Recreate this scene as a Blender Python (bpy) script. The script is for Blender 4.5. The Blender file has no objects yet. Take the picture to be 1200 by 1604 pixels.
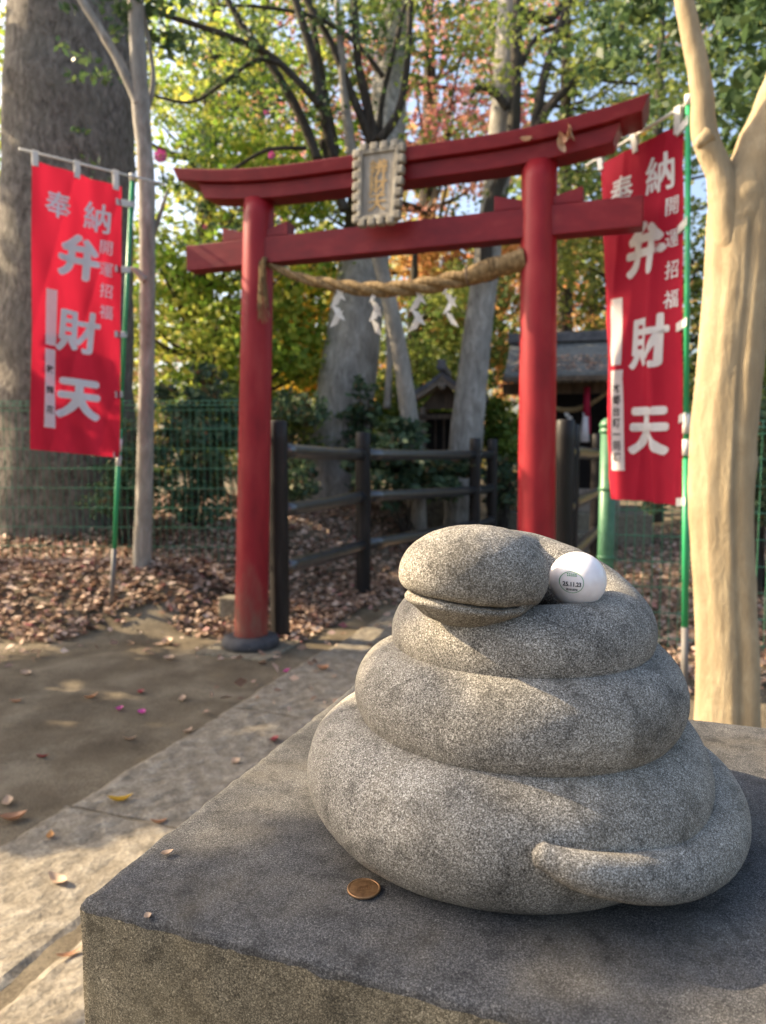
import bpy, bmesh, math, random
import numpy as np
from mathutils import Vector, Matrix, noise

random.seed(7)
rng = np.random.default_rng(11)
S = bpy.context.scene
COL = S.collection
R = math.radians

# ---------------------------------------------------------------- camera
CAM_H, TILT = 1.2, math.atan((802 - 705) / 1150.0)
FPX = 1150.0
cam_d = bpy.data.cameras.new('camera')
cam = bpy.data.objects.new('camera', cam_d)
COL.objects.link(cam)
cam.location = (0, 0, CAM_H)
cam.rotation_euler = (math.pi / 2 - TILT, 0, 0)
cam_d.sensor_fit = 'VERTICAL'
cam_d.sensor_height = 36.0
cam_d.lens = 36.0 * FPX / 1604.0
cam_d.clip_start = 0.02
cam_d.clip_end = 400
cam_d.dof.use_dof = True
cam_d.dof.focus_distance = 0.60
cam_d.dof.aperture_fstop = 8.0
S.camera = cam

# ---------------------------------------------------------------- sky, sun, exposure
SUN_EL = R(33)
w = bpy.data.worlds.new('World')
S.world = w
w.use_nodes = True
wn = w.node_tree.nodes
sky = wn.new('ShaderNodeTexSky')
sky.sky_type = 'NISHITA'
sky.sun_disc = False
sky.sun_elevation = SUN_EL
sky.sun_rotation = R(-74)
sky.air_density = 1.0
sky.dust_density = 5.0
sky.ozone_density = 0.6
bg = wn['Background']
bg.inputs['Strength'].default_value = 0.15
w.node_tree.links.new(sky.outputs[0], bg.inputs[0])
sun_d = bpy.data.lights.new('sun', 'SUN')
sun_d.energy = 5.0
sun_d.angle = R(0.55)
sun_d.color = (1.0, 0.80, 0.53)
sun = bpy.data.objects.new('sun', sun_d)
COL.objects.link(sun)
SUN_AZ = R(16)                                               # a little behind the gate's left end
SUN = Vector((-math.cos(SUN_EL) * math.cos(SUN_AZ), math.cos(SUN_EL) * math.sin(SUN_AZ), math.sin(SUN_EL)))      # towards the sun
sun.rotation_euler = SUN.to_track_quat('Z', 'Y').to_euler()
S.view_settings.view_transform = 'Standard'
S.view_settings.look = 'None'
S.view_settings.gamma = 1
S.view_settings.use_curve_mapping = False
S.view_settings.exposure = 1.4
S.cycles.max_bounces = 10
S.cycles.diffuse_bounces = 5
S.cycles.transmission_bounces = 6
S.cycles.use_denoising = True

# ---------------------------------------------------------------- coordinates
def at(px, py, Y):
    """point on the photograph's line of sight at forward distance Y (metres)"""
    x = (px - 600) / FPX
    u = (802 - py) / FPX
    d = (x, math.cos(TILT) + u * math.sin(TILT), -math.sin(TILT) + u * math.cos(TILT))
    k = Y / d[1]
    return Vector((d[0] * k, Y, CAM_H + d[2] * k))

CY, SY = math.cos(R(20)), math.sin(R(20))
AV, AU = Vector((CY, -SY, 0)), Vector((SY, CY, 0))            # along the gate, along the path
TM = Vector((0, 4.09, 0))                                    # middle of the gate
def tor(a, b, z):
    return TM + AV * a + AU * b + Vector((0, 0, z))

def sm(t):
    t = np.clip(t, 0, 1)
    return t * t * (3 - 2 * t)

def gh(X, Y):
    """ground height"""
    X = np.asarray(X, float); Y = np.asarray(Y, float)
    a = X * CY - (Y - 4.09) * SY
    side = sm((-a - 0.8) / 1.1)
    h = (0.34 * sm((Y - 4.5) / 0.9) + 0.16 * sm((Y - 5.6) / 1.0)) * side
    h = h + 0.10 * sm((a - 1.3) / 1.0) * sm((Y - 3.2) / 1.5)
    h = h + 0.012 * np.sin(X * 1.7 + Y * 0.6) * np.sin(Y * 1.3 - X * .4) * sm((np.abs(a - .1) - .6) / .6)
    return h

# ---------------------------------------------------------------- object helpers
def link(o, parent=None):
    COL.objects.link(o)
    if parent is not None:
        o.parent = parent
    return o

def thing(name, label, cat, loc=(0, 0, 0), group=None, rotz=0):
    o = bpy.data.objects.new(name, None)
    o.empty_display_size = .1
    COL.objects.link(o)
    o.location = loc
    o.rotation_euler = (0, 0, rotz)
    o['label'] = label; o['category'] = cat
    if group: o['group'] = group
    return o

def tag(o, label, cat, group=None):
    o['label'] = label; o['category'] = cat
    if group: o['group'] = group
    return o

class MB:
    """collects vertices and faces"""
    def __init__(self):
        self.v = []; self.f = []; self.m = []
    def add(self, vs, fs, mi=0):
        n = len(self.v)
        self.v.extend([tuple(p) for p in vs])
        self.f.extend([tuple(i + n for i in f) for f in fs])
        self.m.extend([mi] * len(fs))
    def box(self, c, s, M=None, mi=0, taper=1.0):
        x, y, z = s[0] / 2, s[1] / 2, s[2] / 2
        P = [Vector((sx * x * (taper if sz > 0 else 1), sy * y * (taper if sz > 0 else 1), sz * z)) for sz in (-1, 1) for sy in (-1, 1) for sx in (-1, 1)]
        c = Vector(c)
        P = [((M @ p) if M is not None else p) + c for p in P]
        self.add(P, [(0, 2, 3, 1), (4, 5, 7, 6), (0, 1, 5, 4), (2, 6, 7, 3), (0, 4, 6, 2), (1, 3, 7, 5)], mi)
    def tube(self, pts, rad, seg=10, cap=True, jit=0.0, jscale=6.0, mi=0, flat=None):
        pts = [Vector(p) for p in pts]
        n = len(pts)
        if not hasattr(rad, '__len__'): rad = [rad] * n
        up = None
        rings = []
        for i, p in enumerate(pts):
            t = (pts[min(i + 1, n - 1)] - pts[max(i - 1, 0)])
            t = t.normalized() if t.length > 1e-9 else Vector((0, 0, 1))
            if up is None:
                a = Vector((0, 0, 1)) if abs(t.z) < .9 else Vector((0, 1, 0))
                up = (a - t * a.dot(t)).normalized()
            else:
                up = (up - t * up.dot(t))
                up = up.normalized() if up.length > 1e-6 else t.orthogonal().normalized()
            sd = t.cross(up)
            ring = []
            for k in range(seg):
                th = 2 * math.pi * k / seg
                d = up * math.cos(th) + sd * math.sin(th)
                r = rad[i]
                if jit:
                    q = (p + d * r) * jscale
                    r *= 1 + jit * noise.noise(q) + jit * .5 * noise.noise(q * 2.3)
                ring.append(p + d * r)
            rings.append(ring)
        vs = [q for ring in rings for q in ring]
        fs = []
        for i in range(n - 1):
            for k in range(seg):
                k2 = (k + 1) % seg
                fs.append((i * seg + k, i * seg + k2, (i + 1) * seg + k2, (i + 1) * seg + k))
        if cap:
            fs.append(tuple(reversed(range(seg))))
            fs.append(tuple((n - 1) * seg + k for k in range(seg)))
        self.add(vs, fs, mi)
    def lathe(self, prof, seg=32, c=(0, 0, 0), mi=0):
        c = Vector(c); vs = []; fs = []
        n = len(prof)
        for (r, z) in prof:
            for k in range(seg):
                th = 2 * math.pi * k / seg
                vs.append(c + Vector((r * math.cos(th), r * math.sin(th), z)))
        for i in range(n - 1):
            for k in range(seg):
                k2 = (k + 1) % seg
                fs.append((i * seg + k, i * seg + k2, (i + 1) * seg + k2, (i + 1) * seg + k))
        if prof[0][0] > 1e-6: fs.append(tuple(reversed(range(seg))))
        if prof[-1][0] > 1e-6: fs.append(tuple((n - 1) * seg + k for k in range(seg)))
        self.add(vs, fs, mi)
    def obj(self, name, mats, parent=None, smooth=False, bevel=0, seg=2, sub=0, kind=None):
        me = bpy.data.meshes.new(name)
        me.from_pydata(self.v, [], self.f)
        if not isinstance(mats, (list, tuple)): mats = [mats]
        for m in mats: me.materials.append(m)
        if len(mats) > 1:
            me.polygons.foreach_set('material_index', self.m)
        if smooth: me.polygons.foreach_set('use_smooth', [True] * len(me.polygons))
        me.validate(); me.update()
        o = bpy.data.objects.new(name, me)
        link(o, parent)
        if bevel:
            b = o.modifiers.new('bevel', 'BEVEL'); b.width = bevel; b.segments = seg; b.limit_method = 'ANGLE'; b.angle_limit = R(35)
            if smooth is None: pass
        if sub:
            s = o.modifiers.new('sub', 'SUBSURF'); s.levels = sub; s.render_levels = sub
        if kind: o['kind'] = kind
        return o

def interp(pts, n, rad=None):
    """smooth polyline through pts (Catmull-Rom), n samples per span"""
    P = [Vector(p) for p in pts]
    out = []; ro = []
    for i in range(len(P) - 1):
        p0, p1, p2, p3 = P[max(i - 1, 0)], P[i], P[i + 1], P[min(i + 2, len(P) - 1)]
        for k in range(n):
            t = k / n
            out.append(.5 * ((2 * p1) + (-p0 + p2) * t + (2 * p0 - 5 * p1 + 4 * p2 - p3) * t * t + (-p0 + 3 * p1 - 3 * p2 + p3) * t ** 3))
            if rad: ro.append(rad[i] * (1 - t) + rad[i + 1] * t)
    out.append(P[-1])
    if rad: ro.append(rad[-1]); return out, ro
    return out

# ---------------------------------------------------------------- materials
def mat(name):
    m = bpy.data.materials.new(name)
    m.use_nodes = True
    nt = m.node_tree
    return m, nt.nodes, nt.links, nt.nodes['Principled BSDF']

def ramp(N, stops, interp_='LINEAR'):
    r = N.new('ShaderNodeValToRGB')
    cr = r.color_ramp
    cr.interpolation = interp_
    while len(cr.elements) > 1: cr.elements.remove(cr.elements[-1])
    cr.elements[0].position = stops[0][0]; cr.elements[0].color = (*stops[0][1], 1)
    for p, c in stops[1:]:
        e = cr.elements.new(p); e.color = (*c, 1)
    return r

def g3(v): return (v, v, v)

def coords(N, L, scale=(1, 1, 1), which='Object'):
    tc = N.new('ShaderNodeTexCoord'); mp = N.new('ShaderNodeMapping')
    mp.inputs['Scale'].default_value = scale
    L.new(tc.outputs[which], mp.inputs['Vector'])
    return mp.outputs[0]

def noise_n(N, L, vec, scale, detail=4, rough=.55, dist=0):
    n = N.new('ShaderNodeTexNoise')
    n.inputs['Scale'].default_value = scale; n.inputs['Detail'].default_value = detail
    n.inputs['Roughness'].default_value = rough; n.inputs['Distortion'].default_value = dist
    L.new(vec, n.inputs['Vector'])
    return n.outputs['Fac']

def mix(N, L, fac, a, b, mode='MIX'):
    m = N.new('ShaderNodeMix'); m.data_type = 'RGBA'; m.blend_type = mode
    for s, v in ((0, fac), (6, a), (7, b)):
        if isinstance(v, (int, float)): m.inputs[s].default_value = v
        elif isinstance(v, tuple): m.inputs[s].default_value = (*v, 1)
        else: L.new(v, m.inputs[s])
    return m.outputs[2]

def bump(N, L, h, B, strength=.3, dist=.01, prev=None):
    b = N.new('ShaderNodeBump'); b.inputs['Strength'].default_value = strength; b.inputs['Distance'].default_value = dist
    L.new(h, b.inputs['Height'])
    if prev is not None: L.new(prev, b.inputs['Normal'])
    L.new(b.outputs[0], B.inputs['Normal'])
    return b.outputs[0]

def m_mottle(name, stops, scale, detail=6, rough=.85, bumpk=(.3, .01), stretch=(1, 1, 1), stops2=None, scale2=None, fac2=.5, spec=.3, dist=0, mode='MULTIPLY'):
    m, N, L, B = mat(name)
    v = coords(N, L, stretch)
    f = noise_n(N, L, v, scale, detail, .6, dist)
    r = ramp(N, stops); L.new(f, r.inputs[0])
    c = r.outputs[0]
    if stops2:
        f2 = noise_n(N, L, v, scale2, 5, .6)
        r2 = ramp(N, stops2); L.new(f2, r2.inputs[0])
        c = mix(N, L, fac2, c, r2.outputs[0], mode)
    L.new(c, B.inputs['Base Color'])
    B.inputs['Roughness'].default_value = rough
    B.inputs['Specular IOR Level'].default_value = spec
    if bumpk: bump(N, L, f, B, *bumpk)
    return m

def m_plain(name, col, rough=.6, spec=.4, metal=0, var=.15, scale=8):
    m, N, L, B = mat(name)
    v = coords(N, L)
    f = noise_n(N, L, v, scale, 5)
    r = ramp(N, [(.3, tuple(c * (1 - var) for c in col)), (.7, tuple(min(1, c * (1 + var)) for c in col))]); L.new(f, r.inputs[0])
    L.new(r.outputs[0], B.inputs['Base Color'])
    B.inputs['Roughness'].default_value = rough; B.inputs['Specular IOR Level'].default_value = spec; B.inputs['Metallic'].default_value = metal
    return m

def m_granite(name, dark, mid, light, big=None, yel=0.25):
    """speckled granite: fine grains, mottling and worn patches"""
    m, N, L, B = mat(name)
    v = coords(N, L)
    f1 = noise_n(N, L, v, 1150, 3, .7)
    r1 = ramp(N, [(.34, dark), (.5, mid), (.62, light), (.74, tuple(min(1, c * 1.5) for c in light))]); L.new(f1, r1.inputs[0])
    f3 = noise_n(N, L, v, 600, 4, .75)
    r3 = ramp(N, [(.36, g3(.42)), (.5, g3(.94)), (.63, g3(1.5))]); L.new(f3, r3.inputs[0])
    c = mix(N, L, .9, r1.outputs[0], r3.outputs[0], 'MULTIPLY')
    f2 = noise_n(N, L, v, 14, 6, .65, .4)
    r2 = ramp(N, [(.30, g3(.36)), (.47, g3(.85)), (.6, g3(1.05)), (.72, g3(1.5))]); L.new(f2, r2.inputs[0])
    c = mix(N, L, .85, c, r2.outputs[0], 'MULTIPLY')
    f4 = noise_n(N, L, v, 9, 5, .6, .2)
    r4 = ramp(N, [(.45, g3(0)), (.7, g3(1))]); L.new(f4, r4.inputs[0])
    mm = N.new('ShaderNodeMath'); mm.operation = 'MULTIPLY'; mm.inputs[1].default_value = yel; L.new(r4.outputs[0], mm.inputs[0])
    c = mix(N, L, mm.outputs[0], c, (.42, .33, .18), 'MIX')
    f5 = noise_n(N, L, v, 55, 5, .7, .3)                         # washed-out and sooty blotches
    r5 = ramp(N, [(.34, g3(.5)), (.5, g3(1)), (.64, g3(1.0)), (.72, g3(1.7))]); L.new(f5, r5.inputs[0])
    c = mix(N, L, .8, c, r5.outputs[0], 'MULTIPLY')
    L.new(c, B.inputs['Base Color'])
    B.inputs['Roughness'].default_value = .82
    B.inputs['Specular IOR Level'].default_value = .25
    p = bump(N, L, f3, B, .35, .0012)
    bump(N, L, f1, B, .35, .0006, p)
    return m

def m_leaf(name, stops, trans=.5, rough=.45, clump=None, cscale=1.2, spec=.35):
    """leaf: colour by leaf, with whole sprays of another tint"""
    m, N, L, B = mat(name)
    ge = N.new('ShaderNodeNewGeometry')
    r = ramp(N, stops); L.new(ge.outputs['Random Per Island'], r.inputs[0])
    c = r.outputs[0]
    if clump:
        v = coords(N, L)
        f = noise_n(N, L, v, cscale, 3, .6)
        rc = ramp(N, [(.44, g3(0)), (.58, g3(1))]); L.new(f, rc.inputs[0])
        r2 = ramp(N, clump); L.new(ge.outputs['Random Per Island'], r2.inputs[0])
        c = mix(N, L, rc.outputs[0], c, r2.outputs[0])
    L.new(c, B.inputs['Base Color'])
    B.inputs['Roughness'].default_value = rough; B.inputs['Specular IOR Level'].default_value = spec
    t = N.new('ShaderNodeBsdfTranslucent'); L.new(c, t.inputs['Color'])
    mx = N.new('ShaderNodeMixShader'); mx.inputs[0].default_value = trans
    L.new(B.outputs[0], mx.inputs[1]); L.new(t.outputs[0], mx.inputs[2])
    L.new(mx.outputs[0], N['Material Output'].inputs['Surface'])
    return m

def m_bark(name, dark, light, zs=.25, scale=22, bk=.6, patch=None, pfac=.5):
    m, N, L, B = mat(name)
    v = coords(N, L, (1, 1, zs))
    f = noise_n(N, L, v, scale, 8, .68, .6)
    r = ramp(N, [(.3, dark), (.52, tuple((a + b) / 2 for a, b in zip(dark, light))), (.72, light)]); L.new(f, r.inputs[0])
    c = r.outputs[0]
    v2 = coords(N, L, (1, 1, .6))
    f2 = noise_n(N, L, v2, 4.0, 5, .6)
    if patch:
        r2 = ramp(N, [(.45, g3(0)), (.62, g3(1))]); L.new(f2, r2.inputs[0])
        mm = N.new('ShaderNodeMath'); mm.operation = 'MULTIPLY'; mm.inputs[1].default_value = pfac; L.new(r2.outputs[0], mm.inputs[0])
        c = mix(N, L, mm.outputs[0], c, patch)
    L.new(c, B.inputs['Base Color'])
    B.inputs['Roughness'].default_value = .9; B.inputs['Specular IOR Level'].default_value = .2
    f3 = noise_n(N, L, v, scale * 3.5, 6, .7)
    p_ = bump(N, L, f, B, bk, .035)
    bump(N, L, f3, B, bk * .7, .008, p_)
    return m

def m_cloth(name, col, trans=.35):
    m, N, L, B = mat(name)
    v = coords(N, L, (1, 1, .4))
    f = noise_n(N, L, v, 9, 4)
    r = ramp(N, [(.3, tuple(c * .86 for c in col)), (.7, col)]); L.new(f, r.inputs[0])
    L.new(r.outputs[0], B.inputs['Base Color'])
    B.inputs['Roughness'].default_value = .75; B.inputs['Specular IOR Level'].default_value = .2
    t = N.new('ShaderNodeBsdfTranslucent'); L.new(r.outputs[0], t.inputs['Color'])
    mx = N.new('ShaderNodeMixShader'); mx.inputs[0].default_value = trans
    L.new(B.outputs[0], mx.inputs[1]); L.new(t.outputs[0], mx.inputs[2])
    L.new(mx.outputs[0], N['Material Output'].inputs['Surface'])
    return m

M = {}
M['granite'] = m_granite('granite', (.044, .039, .033), (.205, .188, .158), (.50, .475, .425), yel=.11)
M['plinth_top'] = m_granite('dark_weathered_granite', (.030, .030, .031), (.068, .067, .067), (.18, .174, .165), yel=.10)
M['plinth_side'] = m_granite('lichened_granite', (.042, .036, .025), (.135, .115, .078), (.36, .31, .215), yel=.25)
M['slab'] = m_mottle('paving_granite', [(.3, (.125, .105, .078)), (.5, (.22, .19, .145)), (.72, (.34, .305, .245))], 16, 9, .9, (.8, .02),
                     stops2=[(.35, g3(.6)), (.65, g3(1.15))], scale2=90, fac2=.8)
M['footing'] = m_mottle('footing_stone', [(.3, (.10, .085, .06)), (.7, (.25, .22, .16))], 30, 8, .9, (.4, .008))
def m_red(name, stops, worn, stretch):
    m, N, L, B = mat(name)
    v = coords(N, L, stretch)
    f = noise_n(N, L, v, 9, 8)
    r = ramp(N, stops); L.new(f, r.inputs[0]); c = r.outputs[0]
    if worn:                                                  # paint rubbed off and muddied near the foot
        tc = N.new('ShaderNodeTexCoord'); sx = N.new('ShaderNodeSeparateXYZ'); L.new(tc.outputs['Object'], sx.inputs[0])
        ad = N.new('ShaderNodeMath'); ad.operation = 'MULTIPLY_ADD'; ad.inputs[1].default_value = -.9; L.new(f, ad.inputs[0]); L.new(sx.outputs['Z'], ad.inputs[2])
        rw = ramp(N, [(0, g3(1)), (.35, g3(0))])
        a2 = N.new('ShaderNodeMath'); a2.operation = 'ADD'; a2.inputs[1].default_value = .32; L.new(ad.outputs[0], a2.inputs[0]); L.new(a2.outputs[0], rw.inputs[0])
        f2 = noise_n(N, L, v, 26, 6)
        r2 = ramp(N, [(.35, (.24, .045, .035)), (.65, (.20, .10, .07))]); L.new(f2, r2.inputs[0])
        c = mix(N, L, rw.outputs[0], c, r2.outputs[0])
    L.new(c, B.inputs['Base Color']); B.inputs['Roughness'].default_value = .5; B.inputs['Specular IOR Level'].default_value = .25
    B.inputs['Coat Weight'].default_value = .08; B.inputs['Coat Roughness'].default_value = .3
    bump(N, L, f, B, .15, .004)
    return m
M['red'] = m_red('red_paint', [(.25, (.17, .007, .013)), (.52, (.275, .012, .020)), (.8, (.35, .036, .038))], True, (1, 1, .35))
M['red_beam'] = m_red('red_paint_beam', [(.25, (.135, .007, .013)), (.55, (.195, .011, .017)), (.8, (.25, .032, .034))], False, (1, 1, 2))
M['black_ring'] = m_mottle('black_base_ring', [(.3, (.035, .035, .04)), (.7, (.085, .082, .085))], 20, 6, .7, (.2, .004))
M['plaque'] = m_mottle('weathered_plaque_wood', [(.3, (.13, .115, .09)), (.55, (.28, .255, .205)), (.75, (.46, .43, .36))], 30, 8, .85, (.4, .004), stretch=(1, 1, .2))
M['plaque_in'] = m_mottle('weathered_plaque_board', [(.3, (.19, .17, .14)), (.7, (.36, .33, .28))], 30, 8, .85, (.3, .003), stretch=(1, 1, .2))
M['gold'] = m_plain('worn_gilding', (.34, .215, .075), .5, .5, .2, .3, 30)
M['straw'] = m_mottle('rice_straw', [(.3, (.09, .058, .026)), (.55, (.23, .155, .072)), (.75, (.42, .31, .17))], 60, 6, .85, (.5, .004), stretch=(1, 1, .5))
M['paper'] = m_cloth('white_paper', (.88, .87, .84), .4)
M['banner_red'] = m_cloth('red_banner_cloth', (.50, .018, .045), .30)
M['white_print'] = m_cloth('white_print', (.90, .89, .90), .3)
M['white_tape'] = m_cloth('white_tape', (.80, .78, .74), .2)
M['black_ink'] = m_plain('black_ink', (.02, .02, .022), .7)
M['pole_green'] = m_plain('green_pole', (.03, .33, .13), .4, .5, 0, .12)
M['pole_grey'] = m_plain('grey_pole', (.17, .16, .15), .6, .4)
M['pole_white'] = m_plain('white_pole', (.72, .69, .62), .5)
M['fence_green'] = m_plain('green_fence_coating', (.06, .22, .13), .4, .5, 0, .15)
M['post_green'] = m_mottle('green_post_coating', [(.3, (.04, .14, .07)), (.7, (.09, .23, .13))], 12, 5, .42, (.05, .002), spec=.5)
M['log'] = m_mottle('dark_log', [(.3, (.008, .0065, .006)), (.55, (.018, .0145, .0135)), (.78, (.045, .037, .033))], 26, 8, .55, (.3, .006), stretch=(1, 1, .12), spec=.25)
M['rail'] = m_mottle('dark_rail', [(.3, (.014, .013, .014)), (.6, (.032, .031, .035)), (.8, (.075, .078, .09))], 16, 7, .30, (.3, .006), spec=.65)
M['soil'] = None
M['dark_wood'] = m_mottle('old_shrine_wood', [(.3, (.06, .043, .031)), (.7, (.16, .115, .08))], 20, 7, .8, (.3, .005), stretch=(1, 1, .2))
M['grey_wood'] = m_mottle('grey_shrine_wood', [(.3, (.15, .12, .092)), (.7, (.36, .30, .24))], 20, 7, .8, (.3, .005), stretch=(1, 1, .2))
M['copper_roof'] = m_mottle('weathered_roof_sheet', [(.3, (.09, .095, .095)), (.7, (.20, .21, .205))], 14, 7, .6, (.2, .004))
M['roof_dark'] = m_mottle('dark_roof_sheet', [(.3, (.06, .06, .068)), (.7, (.16, .16, .172))], 14, 7, .6, (.2, .004))
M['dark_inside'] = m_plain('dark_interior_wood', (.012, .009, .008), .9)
M['white_cloth'] = m_cloth('white_cord', (.75, .72, .74), .2)
M['red_cord'] = m_cloth('red_cord', (.45, .02, .06), .2)
M['bark_big'] = m_bark('grey_furrowed_bark', (.045, .037, .031), (.36, .32, .275), .5, 22, 1.0, (.20, .19, .155), .35)
M['bark_pale'] = m_bark('pale_smooth_bark', (.15, .13, .105), (.50, .46, .40), .3, 13, .35, (.22, .215, .19), .5)
M['bark_grey'] = m_bark('grey_bark', (.15, .135, .115), (.50, .475, .43), .35, 13, .45, (.17, .165, .15), .4)
M['bark_dark'] = m_bark('dark_bark', (.022, .018, .015), (.10, .085, .07), .35, 16, .5, (.07, .07, .055), .4)
M['bark_tan'] = m_bark('tan_smooth_bark', (.29, .22, .13), (.46, .37, .235), .32, 26, .3, (.31, .235, .14), .7)

def m_soil():
    m, N, L, B = mat('trodden_earth')
    v = coords(N, L)
    f = noise_n(N, L, v, 3.2, 8, .62, .3)
    r = ramp(N, [(.3, (.080, .063, .042)), (.5, (.130, .106, .073)), (.72, (.21, .178, .128))]); L.new(f, r.inputs[0])
    f2 = noise_n(N, L, v, 130, 5, .7)
    r2 = ramp(N, [(.35, g3(.55)), (.5, g3(1)), (.68, g3(1.4))]); L.new(f2, r2.inputs[0])
    c = mix(N, L, .8, r.outputs[0], r2.outputs[0], 'MULTIPLY')
    L.new(c, B.inputs['Base Color'])
    B.inputs['Roughness'].default_value = .95; B.inputs['Specular IOR Level'].default_value = .15
    p = bump(N, L, f2, B, .5, .006)
    f3 = noise_n(N, L, v, 22, 6, .6)
    bump(N, L, f3, B, .4, .015, p)
    return m
M['soil'] = m_soil()
for n_ in ('log', 'rail'):
    b_ = M[n_].node_tree.nodes['Principled BSDF']; b_.inputs['Coat Weight'].default_value = .12 if n_ == 'log' else 1.0; b_.inputs['Coat Roughness'].default_value = .25
M['litter'] = m_leaf('dry_fallen_leaf', [(0, (.10, .055, .038)), (.2, (.22, .13, .085)), (.45, (.36, .235, .165)), (.7, (.50, .36, .27)), (.92, (.64, .50, .40)), (1, (.30, .08, .09))], .15, .7)
M['lf_maple'] = m_leaf('yellow_green_maple_leaf', [(0, (.11, .22, .03)), (.4, (.21, .35, .05)), (.75, (.33, .45, .07)), (1, (.52, .54, .10))], .62,
                       clump=[(0, (.18, .27, .05)), (.5, (.38, .44, .08)), (1, (.62, .54, .10))], cscale=.9)
M['lf_yellow'] = m_leaf('golden_maple_leaf', [(0, (.40, .27, .03)), (.5, (.62, .42, .05)), (1, (.66, .30, .05))], .6, clump=[(0, (.22, .30, .04)), (1, (.55, .42, .05))], cscale=1.1)
M['lf_red'] = m_leaf('red_maple_leaf', [(0, (.55, .14, .17)), (.5, (.70, .28, .28)), (1, (.72, .42, .33))], .6, clump=[(0, (.30, .32, .09)), (.5, (.60, .36, .18)), (1, (.70, .30, .25))], cscale=.9)
M['lf_orange'] = m_leaf('orange_maple_leaf', [(0, (.55, .20, .09)), (.5, (.64, .30, .12)), (1, (.62, .42, .16))], .6, clump=[(0, (.17, .22, .05)), (.6, (.42, .36, .08)), (1, (.55, .3, .1))], cscale=1.0)
M['lf_green'] = m_leaf('mid_green_leaf', [(0, (.06, .11, .03)), (.6, (.12, .19, .05)), (1, (.24, .29, .07))], .5, clump=[(0, (.15, .22, .05)), (1, (.38, .40, .09))], cscale=1.0, spec=.25)
M['lf_dark'] = m_leaf('dark_glossy_leaf', [(0, (.045, .085, .038)), (.7, (.085, .145, .055)), (1, (.16, .22, .075))], .35, .45, spec=.25)
M['lf_shrub'] = m_leaf('shrub_leaf', [(0, (.04, .078, .045)), (.6, (.075, .125, .068)), (.9, (.13, .18, .08)), (1, (.25, .12, .07))], .3, .5, spec=.25)
M['lf_bright'] = m_leaf('bright_shrub_leaf', [(0, (.09, .17, .03)), (.6, (.18, .27, .05)), (1, (.33, .35, .08))], .5)

# ---------------------------------------------------------------- the ground
def axis(lo, hi, f_lo, f_hi, fine, coarse):
    xs = [lo]
    while xs[-1] < hi:
        x = xs[-1]
        d = max(f_lo - x, x - f_hi, 0)
        xs.append(x + min(coarse, fine + d * .18))
    return np.array(xs)

gx = axis(-90, 90, -4, 4, .06, 8); gy = axis(-30, 150, .2, 9, .06, 8)
GX, GY = np.meshgrid(gx, gy)
GZ = gh(GX, GY) + .006 * np.sin(GX * 7 + 1.3 * np.sin(GY * 5)) * np.sin(GY * 8 + np.sin(GX * 6)) * (np.hypot(GX, GY) < 20)
nx, ny = len(gx), len(gy)
me = bpy.data.meshes.new('ground')
V = np.stack([GX, GY, GZ], -1).reshape(-1, 3)
ii = np.arange((ny - 1) * nx).reshape(ny - 1, nx)[:, :-1].ravel()
F = np.stack([ii, ii + 1, ii + nx + 1, ii + nx], -1)
def fill_mesh(me, V, F):
    n, k = F.shape
    me.vertices.add(len(V)); me.vertices.foreach_set('co', np.ascontiguousarray(V, dtype=np.float32).ravel())
    me.loops.add(n * k); me.loops.foreach_set('vertex_index', np.ascontiguousarray(F, dtype=np.int32).ravel())
    me.polygons.add(n); me.polygons.foreach_set('loop_start', np.arange(0, n * k, k, dtype=np.int32))
    me.update(calc_edges=True); me.validate()
fill_mesh(me, V, F)
me.polygons.foreach_set('use_smooth', [True] * len(me.polygons))
me.materials.append(M['soil'])
ground = link(bpy.data.objects.new('ground', me)); ground['kind'] = 'structure'

# paved path: big rough slabs, each one a piece
path = bpy.data.objects.new('stone_path', None); COL.objects.link(path); path['kind'] = 'structure'
def slab_mesh(la, lb, seed):
    na, nb = max(6, int(la / .022)), max(6, int(lb / .022))
    A = np.linspace(-la / 2, la / 2, na); Bv = np.linspace(-lb / 2, lb / 2, nb)
    vs = []
    for j, b in enumerate(Bv):
        for i, a in enumerate(A):
            p = Vector((a * 7 + seed * 13, b * 7, seed))
            h = .007 * noise.noise(p) + .0045 * noise.noise(p * 3.1) + .0025 * noise.noise(p * 7)
            e = min(la / 2 - abs(a), lb / 2 - abs(b))
            h -= .012 * max(0, 1 - e / .03) ** 2
            wob = .006 * noise.noise(Vector((a * 9, b * 9, seed + 5)))
            ea = wob if (i in (0, na - 1)) else 0
            eb = wob if (j in (0, nb - 1)) else 0
            vs.append((a + ea, b + eb, h))
    fs = [(j * na + i, j * na + i + 1, (j + 1) * na + i + 1, (j + 1) * na + i) for j in range(nb - 1) for i in range(na - 1)]
    rim = [i for i in range(na)] + [j * na + na - 1 for j in range(1, nb)] + [(nb - 1) * na + i for i in range(na - 2, -1, -1)] + [j * na for j in range(nb - 2, 0, -1)]
    n0 = len(vs)
    vs += [(vs[k][0], vs[k][1], -.06) for k in rim]
    for q in range(len(rim)):
        q2 = (q + 1) % len(rim)
        fs.append((rim[q2], rim[q], n0 + q, n0 + q2))
    return vs, fs
cols = [(-.405, .105, (-3.95, -2.95, -1.96, -.95, .06, 1.05, 2.0, 3.0, 4.0)), (.117, .62, (-3.6, -2.45, -1.45, -.45, .55, 1.5, 2.5, 3.5, 4.4))]
k = 0
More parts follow.
